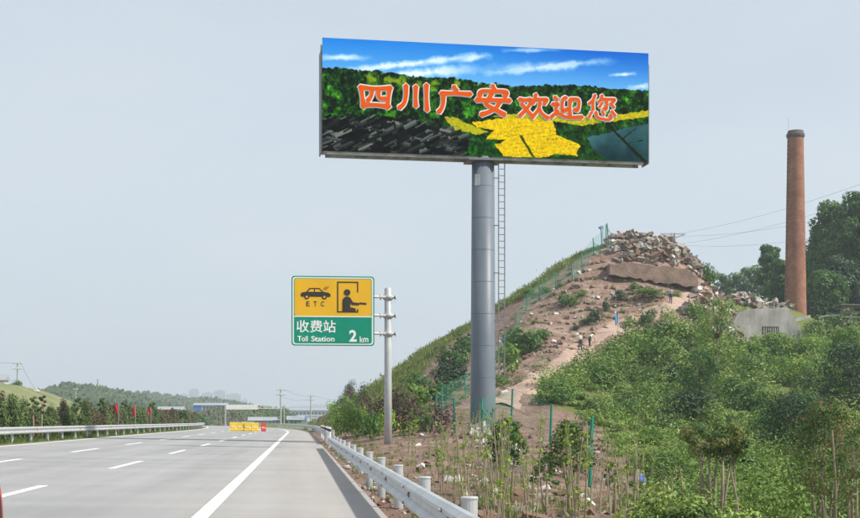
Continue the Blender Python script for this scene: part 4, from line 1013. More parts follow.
fence([(442, 416), (466, 400), (488, 374), (515, 349), (517, 331), (526, 312), (540, 301), (556, 293), (573, 285), (583, 273), (594, 260), (602, 249)], 'green wire fence climbing the red hill behind the billboard pole')
fence([(435, 425), (455, 434), (482, 436), (511, 424), (550, 446), (589, 487)], 'green wire fence across the foot of the billboard pole', 1.75)
fence([(602, 244), (606, 238), (609, 244)], 'tall green fence corner on the crest left of the rubble', 2.5)

# ================================================================== PEOPLE on the hill path
def person(px, py, label, joints, rad, shirt, trousers, face_yaw, hat=None, hair=(.02, .018, .015)):
    h = hit(px, py); root = empty('person', h, face_yaw); tag(root, label, 'person', 'people on the hill path')
    names = list(joints); idx = {n: i for i, n in enumerate(names)}
    E = [('hip', 'waist'), ('waist', 'chest'), ('chest', 'neck'), ('neck', 'head'), ('head', 'crown')]
    for s_ in 'lr': E += [('chest', 'sh' + s_), ('sh' + s_, 'el' + s_), ('el' + s_, 'wr' + s_), ('wr' + s_, 'hd' + s_), ('hip', 'hp' + s_), ('hp' + s_, 'kn' + s_), ('kn' + s_, 'an' + s_), ('an' + s_, 'toe' + s_)]
    me = bpy.data.meshes.new('body'); me.from_pydata([joints[n] for n in names], [(idx[a], idx[b_]) for a, b_ in E], [])
    bmh = bmesh.new(); bmh.from_mesh(me); lay = bmh.verts.layers.skin.verify(); bmh.verts.ensure_lookup_table()
    for n in names:
        r_ = rad.get(n, rad.get(n[:-1], .05)); d = bmh.verts[idx[n]][lay]; d.radius = r_ if hasattr(r_, '__len__') else (r_, r_); d.use_root = (n == 'hip')
    bmh.to_mesh(me); bmh.free(); ob = bpy.data.objects.new('body', me); COL.objects.link(ob)
    sk = ob.modifiers.new('skin', 'SKIN'); ss_ = ob.modifiers.new('sub', 'SUBSURF'); ss_.levels = 2; ss_.render_levels = 2
    dg = bpy.context.evaluated_depsgraph_get(); dg.update(); m2 = bpy.data.meshes.new_from_object(ob.evaluated_get(dg)); bpy.data.objects.remove(ob)
    skin = mat('skin', (.42, .26, .18), (.38, .23, .16), 3, .6); sh = mat('shirt_' + shirt[0], shirt[1], tuple(x * .85 for x in shirt[1]), 4, .85); tr = mat('trousers_' + trousers[0], trousers[1], tuple(x * .8 for x in trousers[1]), 4, .9); so = mat('shoes', (.03, .03, .03), (.05, .05, .05), 3, .7)
    m2.materials.clear(); [m2.materials.append(x) for x in (skin, sh, tr, so)]
    J = {n: np.array(v) for n, v in joints.items()}
    seg = [(a, b_, (0 if 'neck' in (a, ) or 'head' in (a, b_) else 0 if a[:2] in ('wr', 'el') else 1 if a in ('waist', 'chest') or a[:2] in ('sh', ) else 3 if a[:2] == 'an' else 2)) for a, b_ in E]
    for p in m2.polygons:
        c = np.array(p.center); best = (9, 0)
        for a, b_, mi in seg:
            A_, B_ = J[a], J[b_]; t = np.clip(np.dot(c - A_, B_ - A_) / (np.dot(B_ - A_, B_ - A_) + 1e-9), 0, 1); d = np.linalg.norm(c - A_ - t * (B_ - A_))
            if d < best[0]: best = (d, mi)
        p.material_index = best[1]; p.use_smooth = True
    o = link(bpy.data.objects.new('body', m2), root)
    hd = Vector(joints['head']); cr = Vector(joints['crown']); up = (cr - hd).normalized()
    hb = MB().lathe([(.02, .125), (.07, .105), (.098, .05), (.10, 0), (.085, -.04)], 14)
    q = up.to_track_quat('Z', 'Y').to_matrix(); hb.v = [tuple(hd + up * .06 + q @ Vector(v) + Vector((0, -.012, 0))) for v in hb.v]; hb.build('hair', mat('hair', hair, None, 4, .7), root, True)
    if hat:
        hb = MB().lathe([(.20, .02), (.12, .05), (.10, .12), (.03, .155)], 16); hb.v = [tuple(hd + up * .085 + q @ Vector(v)) for v in hb.v]; hb.build('hat', mat('hat_yellow', hat, None, 4, .8), root, True)
    # fingers: short tapered tubes leaving each hand
    fb = MB()
    for s_ in 'lr':
        a = Vector(joints['wr' + s_]); b_ = Vector(joints['hd' + s_]); d = (b_ - a).normalized(); side = d.cross(Vector((1, 0, 0))).normalized()
        for k, ln in enumerate((.055, .075, .082, .076, .058)):
            off = side * ((k - 2) * .017); st = b_ + off; d2 = d if k else (d + side * -.9).normalized()
            fb.tube([st, st + d2 * ln * .6, st + d2 * ln * .6 + (d2 + Vector((0, .35, 0))).normalized() * ln * .4], [.009, .0085, .007], 6)
    fb.build('fingers', skin, root, True)['kind'] = 'stuff'
    return root
RAD = {'hip': (.15, .11), 'waist': (.145, .105), 'chest': (.165, .115), 'neck': .055, 'head': (.085, .10), 'crown': (.06, .07), 'sh': .062, 'el': .045, 'wr': .032, 'hd': (.04, .022), 'hp': .088, 'kn': .06, 'an': .045, 'toe': .04}
def stand(stride=.16, lean=0.0, arm=.12):
    y = lambda z: lean * max(0, z - .9)
    j = {'hip': (0, 0, .93), 'waist': (0, y(1.08), 1.10), 'chest': (0, y(1.33), 1.33), 'neck': (0, y(1.5) + .01, 1.49), 'head': (0, y(1.6) + .02, 1.59), 'crown': (0, y(1.7) + .02, 1.69)}
    for s_, n, k in ((-1, 'l', 1), (1, 'r', -1)):
        j['sh' + n] = (s_ * .19, y(1.42), 1.41); j['el' + n] = (s_ * .25, y(1.2) - k * arm * .5, 1.13); j['wr' + n] = (s_ * .25, y(1) - k * arm + .08, .90); j['hd' + n] = (s_ * .245, y(1) - k * arm + .11, .82)
        j['hp' + n] = (s_ * .09, 0, .86); j['kn' + n] = (s_ * .10, k * stride * .6 + .03, .48); j['an' + n] = (s_ * .105, k * stride, .08); j['toe' + n] = (s_ * .115, k * stride + .15, .035)
    return j
person(580.3, 355, 'man in a pale grey shirt standing on the path, nearer the bushes', stand(.06, .05, .05), RAD, ('pale', (.58, .58, .56)), ('charcoal', (.045, .045, .05)), R(15))
jb_ = stand(.12, .05, .05)
def bend_over(j, ang):
    hx = np.array(j['hip']); c, s_ = math.cos(ang), math.sin(ang)
    for n in list(j):
        if n in ('waist', 'chest', 'neck', 'head', 'crown') or n[:2] in ('sh', 'el', 'wr', 'hd'):
            p = np.array(j[n]) - hx; j[n] = tuple(hx + np.array((p[0], p[1] * c + p[2] * s_, -p[1] * s_ + p[2] * c)))
    for s2, n in ((-1, 'l'), (1, 'r')):
        e = np.array(j['sh' + n]); j['el' + n] = tuple(e + np.array((s2 * .04, .10, -.27))); j['wr' + n] = tuple(e + np.array((s2 * .0, .22, -.48))); j['hd' + n] = tuple(e + np.array((0, .25, -.56)))
    return j
person(589.5, 349, 'man in a white shirt and yellow hat bending forward on the path', bend_over(jb_, R(48)), RAD, ('white', (.74, .74, .72)), ('dark', (.05, .05, .055)), R(-50), (.55, .38, .06))
person(670.8, 306.5, 'man in a blue-grey shirt walking the upper path below the rubble', stand(.17, .06, .14), RAD, ('bluegrey', (.40, .43, .46)), ('slate', (.07, .075, .085)), R(-25))

# ================================================================== VEGETATION
fr = np.random.default_rng(5)
# dense undergrowth below the path and in the valley: nobody could count it
L_thick = leaf_mat('undergrowth_leaves', [(0.022, 0.046, 0.014), (0.060, 0.115, 0.024), (0.135, 0.225, 0.042), (0.205, 0.305, 0.062), (0.290, 0.375, 0.10)], .18)
F = Fol(21)
for px, py in sample_poly(POLY_THICK, 860, fr):
    h = hit(px, py + 3)
    if h is None or h.y > 165: continue
    d = h.y; tall = fr.random() < .38; w = (fr.uniform(1.8, 3.4) if tall else fr.uniform(.9, 2.2)) * (d / 100) ** 0.55; hh = w * (fr.uniform(.95, 1.45) if tall else fr.uniform(.4, .7))
    if py > 430 and px < 740: hh *= .6
    v0 = np.clip(.5 + .33 * math.sin(px * .047 + 1.3 * math.sin(py * .05)) * math.cos(py * .061 + px * .013) + fr.normal(0, .26), 0.02, .98)
    nl = int(52 if d > 60 else 70)
    F.bush((h.x, h.y, h.z - .15 * hh), w, hh, 5, nl, max(.07, .0020 * d), v0 - .18 + .1 * tall, v0 + .18 + .1 * tall)  # tall bushes get lighter leaves: lit tops over dark gaps, put into the colour
tag(link(bpy.data.objects.new('undergrowth', F.mesh('undergrowth', L_thick))), 'dense green bushes and creepers covering the valley below the path', 'undergrowth', kind='stuff')

# low weeds dotted over the bare earth
F = Fol(33)
for px, py in sample_poly(SLOPE, 170, fr) + sample_poly([(398, 425), (430, 372), (470, 335), (472, 400), (436, 420)], 90, fr) + sample_poly([(612, 284), (690, 292), (640, 318), (600, 320)], 60, fr):
    h = hit(px, py)
    if h is None or h.y > 165: continue
    w = fr.uniform(.3, 1.0); F.bush((h.x, h.y, h.z - .03), w, w * fr.uniform(.3, .7), 3, 14, .13)
tag(link(bpy.data.objects.new('slope_weeds', F.mesh('slope_weeds', L_weed))), 'low scattered weeds on the bare red slope', 'weeds', kind='stuff')
def unit_bush(seed, m, leaf=.12, nb=7, nl=70): return Fol(seed).bush((0, 0, 0), 1, 1, nb, nl, leaf).mesh('bush', m)
UB = {k: [unit_bush(300 + i * 7 + j, m, lf, nb_, nl_) for j in range(3)] for i, (k, m, lf, nb_, nl_) in enumerate([('mid', L_mid, .11, 8, 80), ('bright', L_bright, .11, 8, 80), ('dark', L_dark, .10, 8, 90), ('lime', L_lime, .10, 7, 60), ('brown', L_brown, .08, 7, 70), ('flower', L_flower, .12, 4, 30)])}
def bush(px, py, wpx, hpx, kind, label, at=None, grp='bushes on the bare slope'):
    h = hit(px, py) if at is None else Vector((*at, gz(*at)))
    if h is None: return
    w = wpx / FPX * h.y; hh = hpx / FPX * h.y
    o = inst(UB[kind][int(px * 7 + py) % 3], 'bush', (h.x, h.y, h.z - .08 * hh), px * 1.7, (w, w, hh)); return tag(o, label, 'bush', grp)
for a_ in [(524, 352, 50, 44, 'mid', 'big green bush beside the right of the billboard pole'), (510, 376, 32, 36, 'bright', 'yellowish green bush low against the right of the pole'), (540, 342, 26, 20, 'mid', 'low bush at the right foot of the big slope bush'),
           (568, 309, 24, 17, 'mid', 'round bush at the middle of the climbing fence'), (596, 323, 17, 20, 'dark', 'dark weedy bush above the men on the path'), (606, 313, 9, 16, 'dark', 'narrow spiky dark plant above the men on the path'),
           (575, 332, 11, 8, 'dark', 'small dark bush left of the men on the path'), (588, 328, 15, 10, 'mid', 'small low bush just above the men on the path'), (620, 303, 16, 11, 'dark', 'dark bush on the rubble slope left of the upper path'),
           (649, 298, 34, 11, 'bright', 'wide patch of weeds under the earth wall'), (676, 299, 14, 9, 'bright', 'small weeds between earth wall and walking man'), (634, 290, 12, 8, 'bright', 'tuft of weeds close under the left of the earth wall'),
           (456, 368, 40, 34, 'mid', 'bush left of the pole halfway up its lower part'), (428, 402, 48, 36, 'mid', 'wide bush left of the low green fence'), (450, 390, 40, 40, 'dark', 'dark tall bush just left of the pole'), (412, 411, 38, 32, 'bright', 'bush at the grass edge right of the sign post'),
           (500, 388, 18, 16, 'bright', 'small bush at the path mouth right of the pole'), (708, 289, 20, 32, 'mid', 'shrub growing at the right end of the hilltop rubble'), (636, 322, 10, 9, 'flower', 'yellow flowering plant beside the upper path'), (648, 326, 18, 20, 'mid', 'rounded bush right of the yellow flowers'),
           (629, 328, 14, 16, 'bright', 'bright bush left of the yellow flowers'), (560, 290, 9, 6, 'bright', 'tiny tuft under the upper fence'), (545, 296, 14, 8, 'bright', 'low tuft by the thick fence post'), (582, 300, 12, 8, 'bright', 'low tuft above the middle of the bare slope'),
           (474, 350, 36, 28, 'mid', 'bush hidden partly behind the pole'), (530, 300, 16, 9, 'bright', 'grassy tuft at the upper left fence'), (400, 420, 26, 18, 'bright', 'bright bush close behind the sign post'), (695, 322, 26, 24, 'bright', 'leafy bush at the right of the path bend'),
           (600, 420, 20, 12, 'bright', 'small bright bush on the bank above the low fence'), (560, 404, 30, 18, 'mid', 'bush hanging over the red bank')]:
    bush(*a_)
for i, (px, py, w, hh, kd, lab) in enumerate([(560, 398, 44, 26, 'mid', 'full green bush at the lower left corner of the thicket'), (600, 384, 40, 34, 'mid', 'tall green bush in the thicket below the two men'), (640, 362, 46, 34, 'bright', 'light green bush in the thicket below the blue flag'), (668, 392, 40, 36, 'dark', 'dark bush in the middle of the thicket'),
        (622, 420, 38, 24, 'mid', 'green bush above the red bank at the thicket edge'), (690, 420, 48, 40, 'dark', 'dark bush behind the flat topped pruned shrub'), (745, 412, 52, 44, 'mid', 'tall green bush right of the light green tree'), (770, 438, 44, 34, 'bright', 'light green bush left of the dark rounded tree'),
        (652, 446, 36, 22, 'bright', 'low light green bush on the grass below the thicket'), (735, 470, 50, 34, 'mid', 'green bush behind the stems of the flat topped shrub'), (655, 345, 34, 26, 'mid', 'green bush by the path right of the blue flag'), (836, 400, 40, 34, 'bright', 'light green bush under the dark evergreen at the right')]):
    bush(px, py, w, hh, kd, lab, grp='bushes standing out of the thicket')
# bright and dry shrubs crowding the right guardrail in the distance
vr = random.Random(8)
k_ = 0
for i in range(64):
    Y = 64 + 92 * (i / 63) ** 1.1 + vr.uniform(-1.5, 1.5); X = 2.7 + vr.random() * 4.2 + float(bend(Y))
    dry = vr.random() < (.12 if X - float(bend(Y)) < 4.6 else .5)
    kind = 'brown' if dry else vr.choice(['lime', 'lime', 'bright', 'mid'])
    w = vr.uniform(.8, 1.5); hh = vr.uniform(1.5, 2.5) if not dry else vr.uniform(1.8, 3.0)
    o = inst(UB[kind][i % 3], 'bush', (X, Y, gz(X, Y) - .1), vr.random() * 6, (w * (1.6 if dry else 1), w * (1.6 if dry else 1), hh))
    tag(o, 'dry brown shrub in the row behind the far right guardrail' if dry else 'upright light green shrub in the row behind the far right guardrail', 'bush', 'dry shrubs along the right guardrail' if dry else 'green shrubs along the right guardrail')

# trees: tapered trunk, limbs, crown of leaf clumps
def tree(name, label, base, H, cw, z0, m_leaf, leaf, nclump, nleaf, tr=.12, stems=1, seed=0, grp=None, bark=None, flat=False, cat='tree', crw=None):
    g = np.random.default_rng(seed); F = Fol(seed + 1); tb = MB(); cl = []
    for i in range(nclump):
        t = (i + .5) / nclump; z = z0 + (H - z0) * (1 - (1 - t) ** (1.15 if not flat else .8)); prof_ = math.sqrt(max(.05, 1 - ((z - z0) / (H - z0) * 1.5 - .55) ** 2)) if not flat else (.6 + .4 * t)
        a = i * 2.4 + g.normal() * .3; q = (0.15 + .85 * math.sqrt(g.random())) * cw / 2 * prof_
        cl.append((math.cos(a) * q, math.sin(a) * q, z))
    rr_ = crw or cw * .19
    v_sort = g.random(len(cl))
    for c, v in zip(cl, v_sort): F.blob(c, (rr_ * g.uniform(.8, 1.25), rr_ * g.uniform(.8, 1.25), rr_ * g.uniform(.6, .9)), nleaf, leaf, v)
    hubs = []
    for s_ in range(stems):
        a = 2 * math.pi * s_ / max(stems, 1) + g.random(); sp = 0 if stems == 1 else cw * .22
        top = np.array((math.cos(a) * sp, math.sin(a) * sp, z0 + (H - z0) * (.55 if stems == 1 else .35))); b0 = np.array((math.cos(a) * sp * .25, math.sin(a) * sp * .25, -.3))
        mid = (top + b0) / 2 + g.normal(size=3) * cw * .03
        r_ = tr / math.sqrt(stems)
        tb.tube([b0, mid, top], [r_ * 1.15, r_ * .85, r_ * .4], 8); hubs.append((b0, mid, top))
    for c in cl:
        c = np.array(c); hb = hubs[int(np.argmin([np.hypot(*(h[2][:2] - c[:2])) for h in hubs]))]
        s_ = np.clip((c[2] - hb[1][2]) / max(hb[2][2] - hb[1][2], .01) * .75, .05, 1); st = hb[1] + (hb[2] - hb[1]) * s_
        mm = (st + c) / 2 + np.array((0, 0, -.05 * H)); rl = tr / math.sqrt(stems) * .33
        tb.tube([st, mm, c], [rl, rl * .7, rl * .3], 5)
    root = empty(name, base); tag(root, label, cat, grp)
    tb.build('trunk', bark or m_bark, root, True); link(bpy.data.objects.new('crown', F.mesh('crown', m_leaf)), root)
    return root
def tree_px(name, label, px, ytop, ybase, wpx, Y, m_leaf, zf=.25, leafpx=2.6, ncl=26, nl=110, **kw):
    q = P(px, ybase, Y); z_g = gz(q[0], Y) if kw.pop('snap', True) else q[2]
    H = P(px, ytop, Y)[2] - z_g
    return tree(name, label, (q[0], Y, z_g), H, wpx / FPX * Y, H * zf, m_leaf, leafpx / FPX * Y, ncl, nl, **kw)
tree_px('leafy_tree', 'light green tree rising in front of the ruin wall', 718, 300, 425, 48, 104, L_bright, .12, 2.6, 36, 80, tr=.16, seed=41)
tree_px('leafy_tree', 'slender tree with dark foliage left of the light green tree', 700, 352, 430, 44, 98, L_mid, .15, 2.6, 26, 110, tr=.12, seed=42)
tree_px('round_tree', 'dark rounded evergreen tree low in the valley', 796, 400, 478, 84, 56, L_dark, .05, 2.6, 48, 170, tr=.1, seed=43)
tree_px('round_tree', 'dark evergreen tree at the right edge above the valley', 850, 348, 420, 72, 88, L_dark, .05, 2.6, 44, 150, tr=.14, seed=44)
for i, (px, yt, yb_, w, Y, lab) in enumerate([(775, 336, 372, 44, 128, 'bright green bushy tree below the barred vent'), (812, 340, 372, 50, 126, 'bright green bushy tree below the chimney foot'), (846, 330, 372, 40, 130, 'bright green bushy tree below the timber shed'), (748, 345, 380, 36, 122, 'bright green bushy tree below the left end of the ruin'), (790, 362, 400, 60, 110, 'broad bright green tree in the middle of the right slope')]):
    tree_px('bushy_tree', lab, px, yt, yb_, w, Y, L_bright, .05, 2.6, 24, 120, tr=.1, seed=50 + i)
# wood behind the chimney
for i, (px, yt, yb_, w, Y, m_, lab) in enumerate([(832, 206, 335, 58, 192, L_mid, 'tall tree just right of the chimney'), (858, 196, 335, 50, 186, L_mid, 'tallest tree at the right edge behind the shed'), (816, 250, 335, 40, 200, L_dark, 'dark tree close behind the right of the chimney'), (880, 210, 335, 60, 184, L_mid, 'tree cut by the right edge behind the shed'),
        (838, 262, 335, 52, 180, L_dark, 'dark lower tree behind the timber pole'), (862, 285, 335, 40, 178, L_dark, 'dark low tree behind the timber shed'), (770, 248, 320, 32, 215, L_mid, 'tree showing left of the chimney'), (782, 262, 320, 36, 205, L_mid, 'tree half hidden behind the chimney'), (818, 300, 338, 36, 176, L_dark, 'dark shrubby tree right of the chimney foot'), (910, 230, 335, 60, 190, L_mid, 'tree beyond the right edge of the wood'), (846, 225, 335, 60, 205, L_mid, 'tree filling the back of the wood'), (824, 228, 335, 40, 212, L_mid, 'tree rising just behind the chimney shaft'), (826, 275, 338, 50, 177, L_mid, 'broad leafy tree in front of the wood right of the chimney')]):
    tree_px('wood_tree', lab, px, yt, yb_, w, Y, m_, .06, 3.6, 60, 170, tr=.3, seed=70 + i, grp='trees of the wood behind the chimney')
for i, px in enumerate((724, 736, 748, 760, 790)):
    tree_px('far_tree', 'hazy far tree on the ridge left of the chimney, ' + ['leftmost of five', 'second of five', 'middle of five', 'fourth of five', 'rightmost behind the chimney'][i], px, 276 - i * 3 + (i % 2) * 2, 330, 34, 275, L_mid, .05, 3.2, 34, 110, tr=.3, seed=90 + i, grp='far trees on the ridge')
# pruned trees and shrubs planted below the guardrail
def fore(px, ytop, wpx, Y, zf, m_, lab, stems=4, ncl=24, nl=90, leafpx=3.0, tr=.05, seed=0, flat=False, crw=None):
    tree_px('planted_shrub', lab, px, ytop, 520, wpx, Y, m_, zf, leafpx, ncl, nl, stems=stems, tr=tr, seed=seed, bark=m_stem, flat=flat, cat='shrub', crw=crw, grp='pruned shrubs planted behind the guardrail')
fore(507, 422, 36, 26, .50, L_mid, 'slim dark green pruned shrub in front of the billboard footing', 3, 30, 90, seed=110)
fore(571, 424, 50, 22, .52, L_tipped, 'pruned shrub on several bare stems right of the footing', 5, 34, 90, seed=111, tr=.06)
fore(716, 424, 84, 20, .72, L_tipped, 'flat topped pruned shrub with reddish tips on thick bare stems', 8, 46, 120, seed=112, tr=.085, flat=True, crw=.125)
fore(826, 406, 72, 21, .30, L_tipped, 'tall loose shrub with reddish tips at the right edge', 6, 64, 100, seed=113, tr=.07)
fore(858, 425, 50, 18, .30, L_tipped, 'loose shrub cut by the right edge in the foreground', 5, 28, 70, seed=114, tr=.06)
fore(632, 432, 34, 21, .35, L_lime, 'sparse yellow green shrub between the two pruned shrubs', 7, 22, 9, seed=115, tr=.06)
fore(545, 455, 26, 24, .5, L_mid, 'small pruned shrub left of the reddish one', 3, 14, 50, seed=116)
fore(612, 462, 22, 24, .5, L_tipped, 'low half bare shrub on the red bank', 4, 10, 30, seed=117)
# bare pruned stems
for i, (px, yt, Y) in enumerate([(645, 452, 21), (652, 470, 19), (668, 470, 22), (684, 465, 22), (690, 480, 20), (736, 455, 20), (742, 470, 19), (705, 475, 20), (836, 430, 19), (600, 470, 23), (590, 462, 25), (622, 455, 22), (640, 440, 23), (674, 478, 21), (660, 476, 21)]):
    q = P(px, 520, Y); zg = gz(q[0], Y); H = P(px, yt, Y)[2] - zg; l1, l2 = vr.uniform(-.16, .16), vr.uniform(-.1, .1)
    o = MB().tube([(0, 0, -.2), (l1 * .4, l2, H * .5), (l1, l2, H)], [.019, .016, .012], 7).build('bare_stem', m_bark if i == 1 else m_stem); o.location = (q[0], Y, zg)
    tag(o, 'dark bare stake standing alone by the yellow green shrub' if i == 1 else 'bare pruned stem among the planted shrubs', 'stem', 'bare pruned stems in the foreground')
# thin saplings with a few bright leaves behind the rail
SPM = []
for i in range(7):
    g = np.random.default_rng(400 + i); sbm = MB(); F = Fol(420 + i)
    for s_ in range(2 + i % 3):
        a = g.random() * 6.3; top = np.array((math.cos(a) * .12, math.sin(a) * .12, 1.0 * g.uniform(.75, 1))); b0 = np.array((math.cos(a) * .03, math.sin(a) * .03, -.12)); md = (top + b0) / 2 + g.normal(size=3) * .02
        sbm.tube([b0, md, top], [.007, .006, .003], 6)
        for k in range((7, 4, 6, 2, 7, 3, 5)[i]): t = g.uniform(.35, 1.02); F.blob(md + (top - md) * (t * 2 - 1) if t > .5 else b0 + (md - b0) * t * 2, .05, 5, .038, g.random(), fill=.2)
    SPM.append((sbm.mesh('stem', m_stem), F.mesh('leaves', L_lime if i % 3 else L_bright)))
for i in range(66):
    Y = 15 + 42 * vr.random() ** 1.2; px = vr.uniform(395, 660) if i % 4 else vr.uniform(400, 500)
    X = P(px, 480, Y)[0]
    if X < 2.2: X = 2.2 + vr.random() * 1.5
    zg = gz(X, Y); H = vr.uniform(.9, 1.75)
    o = empty('sapling', (X, Y, zg), vr.random() * 6); o.scale = (H, H, H); a_, b_ = SPM[i % 7]
    inst(a_, 'stem', (0, 0, 0), parent=o); inst(b_, 'leaves', (0, 0, 0), parent=o)
    tag(o, 'thin young sapling with sparse bright leaves on the earth behind the near guardrail', 'sapling', 'saplings behind the near guardrail')

# grass blades
def blades(pts, hts, wid, g, name, m, label):
    n = len(pts); a = g.random(n) * 6.3; d = np.stack([np.cos(a), np.sin(a), np.zeros(n)], -1); lean = g.normal(size=(n, 3)) * .25; lean[:, 2] = 1
    tip = pts + lean * hts[:, None]; w = wid[:, None]
    V_ = np.stack([pts - d * w, pts + d * w, tip], 1).reshape(-1, 3)
    tag(link(bpy.data.objects.new(name, np_mesh(name, V_, np.arange(3 * n).reshape(-1, 3), m, np.repeat(np.clip(g.random(n) * .5 + .5 * np.repeat(g.random(n // 6 + 1), 6)[:n], 0, 1), 3), tris=True))), label, 'grass', kind='stuff')
gg = np.random.default_rng(9); pts = []
for px, py in sample_poly(POLY_CUT, 5200, gg):
    h = hit(px, py, 60, 230, 240)
    if h: pts += [(h.x + gg.normal() * .35, h.y + gg.normal() * .35, h.z - .03) for _ in range(7)]
pts = np.array(pts); blades(pts, .12 + .3 * gg.random(len(pts)), .035 + .03 * gg.random(len(pts)), gg, 'slope_grass', L_grass, 'tall pale green grass on the cut slope facing the road')
pts = []
for k in range(2600):
    Y = gg.uniform(18, 190); X = -12.15 - abs(gg.normal()) * .35 + float(bend(Y)) if k % 4 else -12.5 - gg.random() * 3 + float(bend(Y)); pts += [(X + gg.normal() * .06, Y + gg.normal() * .1, .24) for _ in range(5)]
pts = np.array(pts); blades(pts, .06 + .2 * gg.random(len(pts)), .012 + .012 * gg.random(len(pts)), gg, 'verge_grass', L_weed, 'low weeds along the foot of the left guardrail')
pts = []
for k in range(500):
    Y = 8 + 60 * gg.random(); X = 1.3 + abs(gg.normal()) * 1.6; z = gz(X, Y); n_ = 4 + int(gg.random() ** 3 * 22); pts += [(X + gg.normal() * .06, Y + gg.normal() * .06, z - .01) for _ in range(n_)]
for px, py in sample_poly([(410, 440), (520, 430), (620, 470), (640, 516), (480, 516)], 420, gg):
    h = hit(px, py)
    if h: pts += [(h.x + gg.normal() * .1, h.y + gg.normal() * .1, h.z - .01) for _ in range(10)]
pts = np.array(pts); blades(pts, .05 + .16 * gg.random(len(pts)), .006 + .006 * gg.random(len(pts)), gg, 'verge_weeds', L_weed, 'sparse weeds on the red earth behind the right guardrail')

# hedge of conifers along the left side
def conifer(seed):
    F = Fol(seed); g = F.r
    for i in range(26):
        t = i / 25; z = .12 + .86 * t; r_ = .30 * (1 - t ** 2.2) + .05; a = i * 2.4
        F.blob((math.cos(a) * r_ * .55, math.sin(a) * r_ * .55, z), (.17, .17, .16), 40, .085, g.random(), up=.8)
    return F.mesh('conifer_shrub', L_conifer if seed % 4 else leaf_mat('leaves_conifer_dry', [(.07, .065, .03), (.13, .105, .05), (.15, .15, .06)], .2))
CM = [conifer(500 + i) for i in range(7)]
n_h = 0; Y = 44.0
while Y < 215:
    for row in range(2):
        X = -13.6 - row * 1.1 + vr.uniform(-.25, .25) + float(bend(Y)); H = vr.uniform(1.25, 2.25)
        o = inst(CM[vr.randrange(7)], 'conifer_shrub', (X, Y + row * .5 + vr.uniform(-.2, .2), .24), vr.random() * 6, (1.25, 1.25, H)); n_h += 1
        tag(o, 'narrow conifer shrub in the long hedge behind the left guardrail', 'shrub', 'conifer hedge along the left guardrail')
    Y += 1.15 + Y * .004
# taller loose trees standing out of the hedge
for i, (px, yt, Y, lab) in enumerate([(33, 397, 64, 'small tree rising from the hedge near the left edge'), (42, 396, 66, 'brownish small tree beside the first one in the hedge'), (78, 398, 84, 'rounded small tree above the hedge left of the flags'), (102, 398, 92, 'thin small tree above the hedge left of the first flag'), (124, 402, 112, 'globe shaped small tree between the first two flags'), (152, 403, 132, 'globe shaped small tree right of the third flag'), (183, 411, 150, 'tiny tree above the far end of the hedge')]):
    q = P(px, 420, Y); H = P(px, yt, Y)[2] - .25
    tree('hedge_tree', lab, (q[0], Y, .25), H, 9 / FPX * Y, H * .62, L_conifer if i != 1 else L_brown, 2.2 / FPX * Y, 9, 60, tr=.04, seed=600 + i, grp='small trees in the hedge', bark=m_stem)
# flags
m_flag = mat('red_flag', (.62, .03, .025), (.5, .025, .02), 2, .7); m_flagb = mat('blue_flag', (.12, .36, .62), (.10, .3, .55), 2, .7); m_flagp = mat('pale_flag', (.5, .6, .72), (.4, .5, .62), 2, .7)
def flag(base, H, fw, fh, m_, label, seed, grp=None):
    root = empty('flag', base); tag(root, label, 'flag', grp); MB().tube([(0, 0, -.2), (0, 0, H)], .022, 8).build('pole', m_galv2, root)
    g = random.Random(seed); nx_, nz_ = 8, 10; vs = []
    for j in range(nz_ + 1):
        for i in range(nx_ + 1):
            s_, t = i / nx_, j / nz_; vs.append((-s_ * fw * (1 - .35 * t), .09 * math.sin(s_ * 7 + t * 2 + seed) * s_, H - .04 - t * fh - s_ * fh * .35))
    MB().add(vs, [(j * 9 + i, j * 9 + i + 1, j * 9 + i + 10, j * 9 + i + 9) for j in range(nz_) for i in range(nx_)]).build('cloth', m_, root, True)
for i, (px, yt, yb_, lab) in enumerate([(118.5, 402.5, 414, 'red flag nearest of the three above the hedge'), (135.5, 405, 417, 'red flag in the middle of the three above the hedge'), (151, 407, 414, 'farthest red flag above the hedge')]):
    Y = 12.9 * 1320 / (300 - px); q = P(px, 420, Y); H = P(px, yt, Y)[2] - .24
    flag((q[0], Y, .24), H, .30, .75 * (yb_ - yt) / FPX * Y, m_flag, lab, i, 'red flags along the hedge')
q = P(5, 420, 63); flag((q[0], 63, .24), P(5, 402, 63)[2] - .24, .25, .6, m_flagp, 'pale blue cloth on a stick in the hedge at the left edge', 4)
h = hit(618, 338); flag(h, 2.3, .35, 1.0, m_flagb, 'bright blue flag standing in the undergrowth below the path', 5)
h = hit(603, 239); flag(h, 2.4, .55, .25, m_flagb, 'small pale blue flag on the crest at the fence corner', 6)
# blue bag on the red bank
h = hit(640, 486); bg_ = MB().lathe([(.05, 0), (.16, .03), (.19, .12), (.15, .22), (.05, .27), (.07, .32)], 14)
bg_.v = [(v[0] * (1 + .2 * math.sin(v[2] * 30)), v[1], v[2]) for v in bg_.v]; o = bg_.build('plastic_bag', mat('blue_bag', (.06, .14, .48), (.12, .2, .5), 6, .5), None, True); o.location = h; tag(o, 'crumpled blue plastic bag on the red earth bank', 'bag')

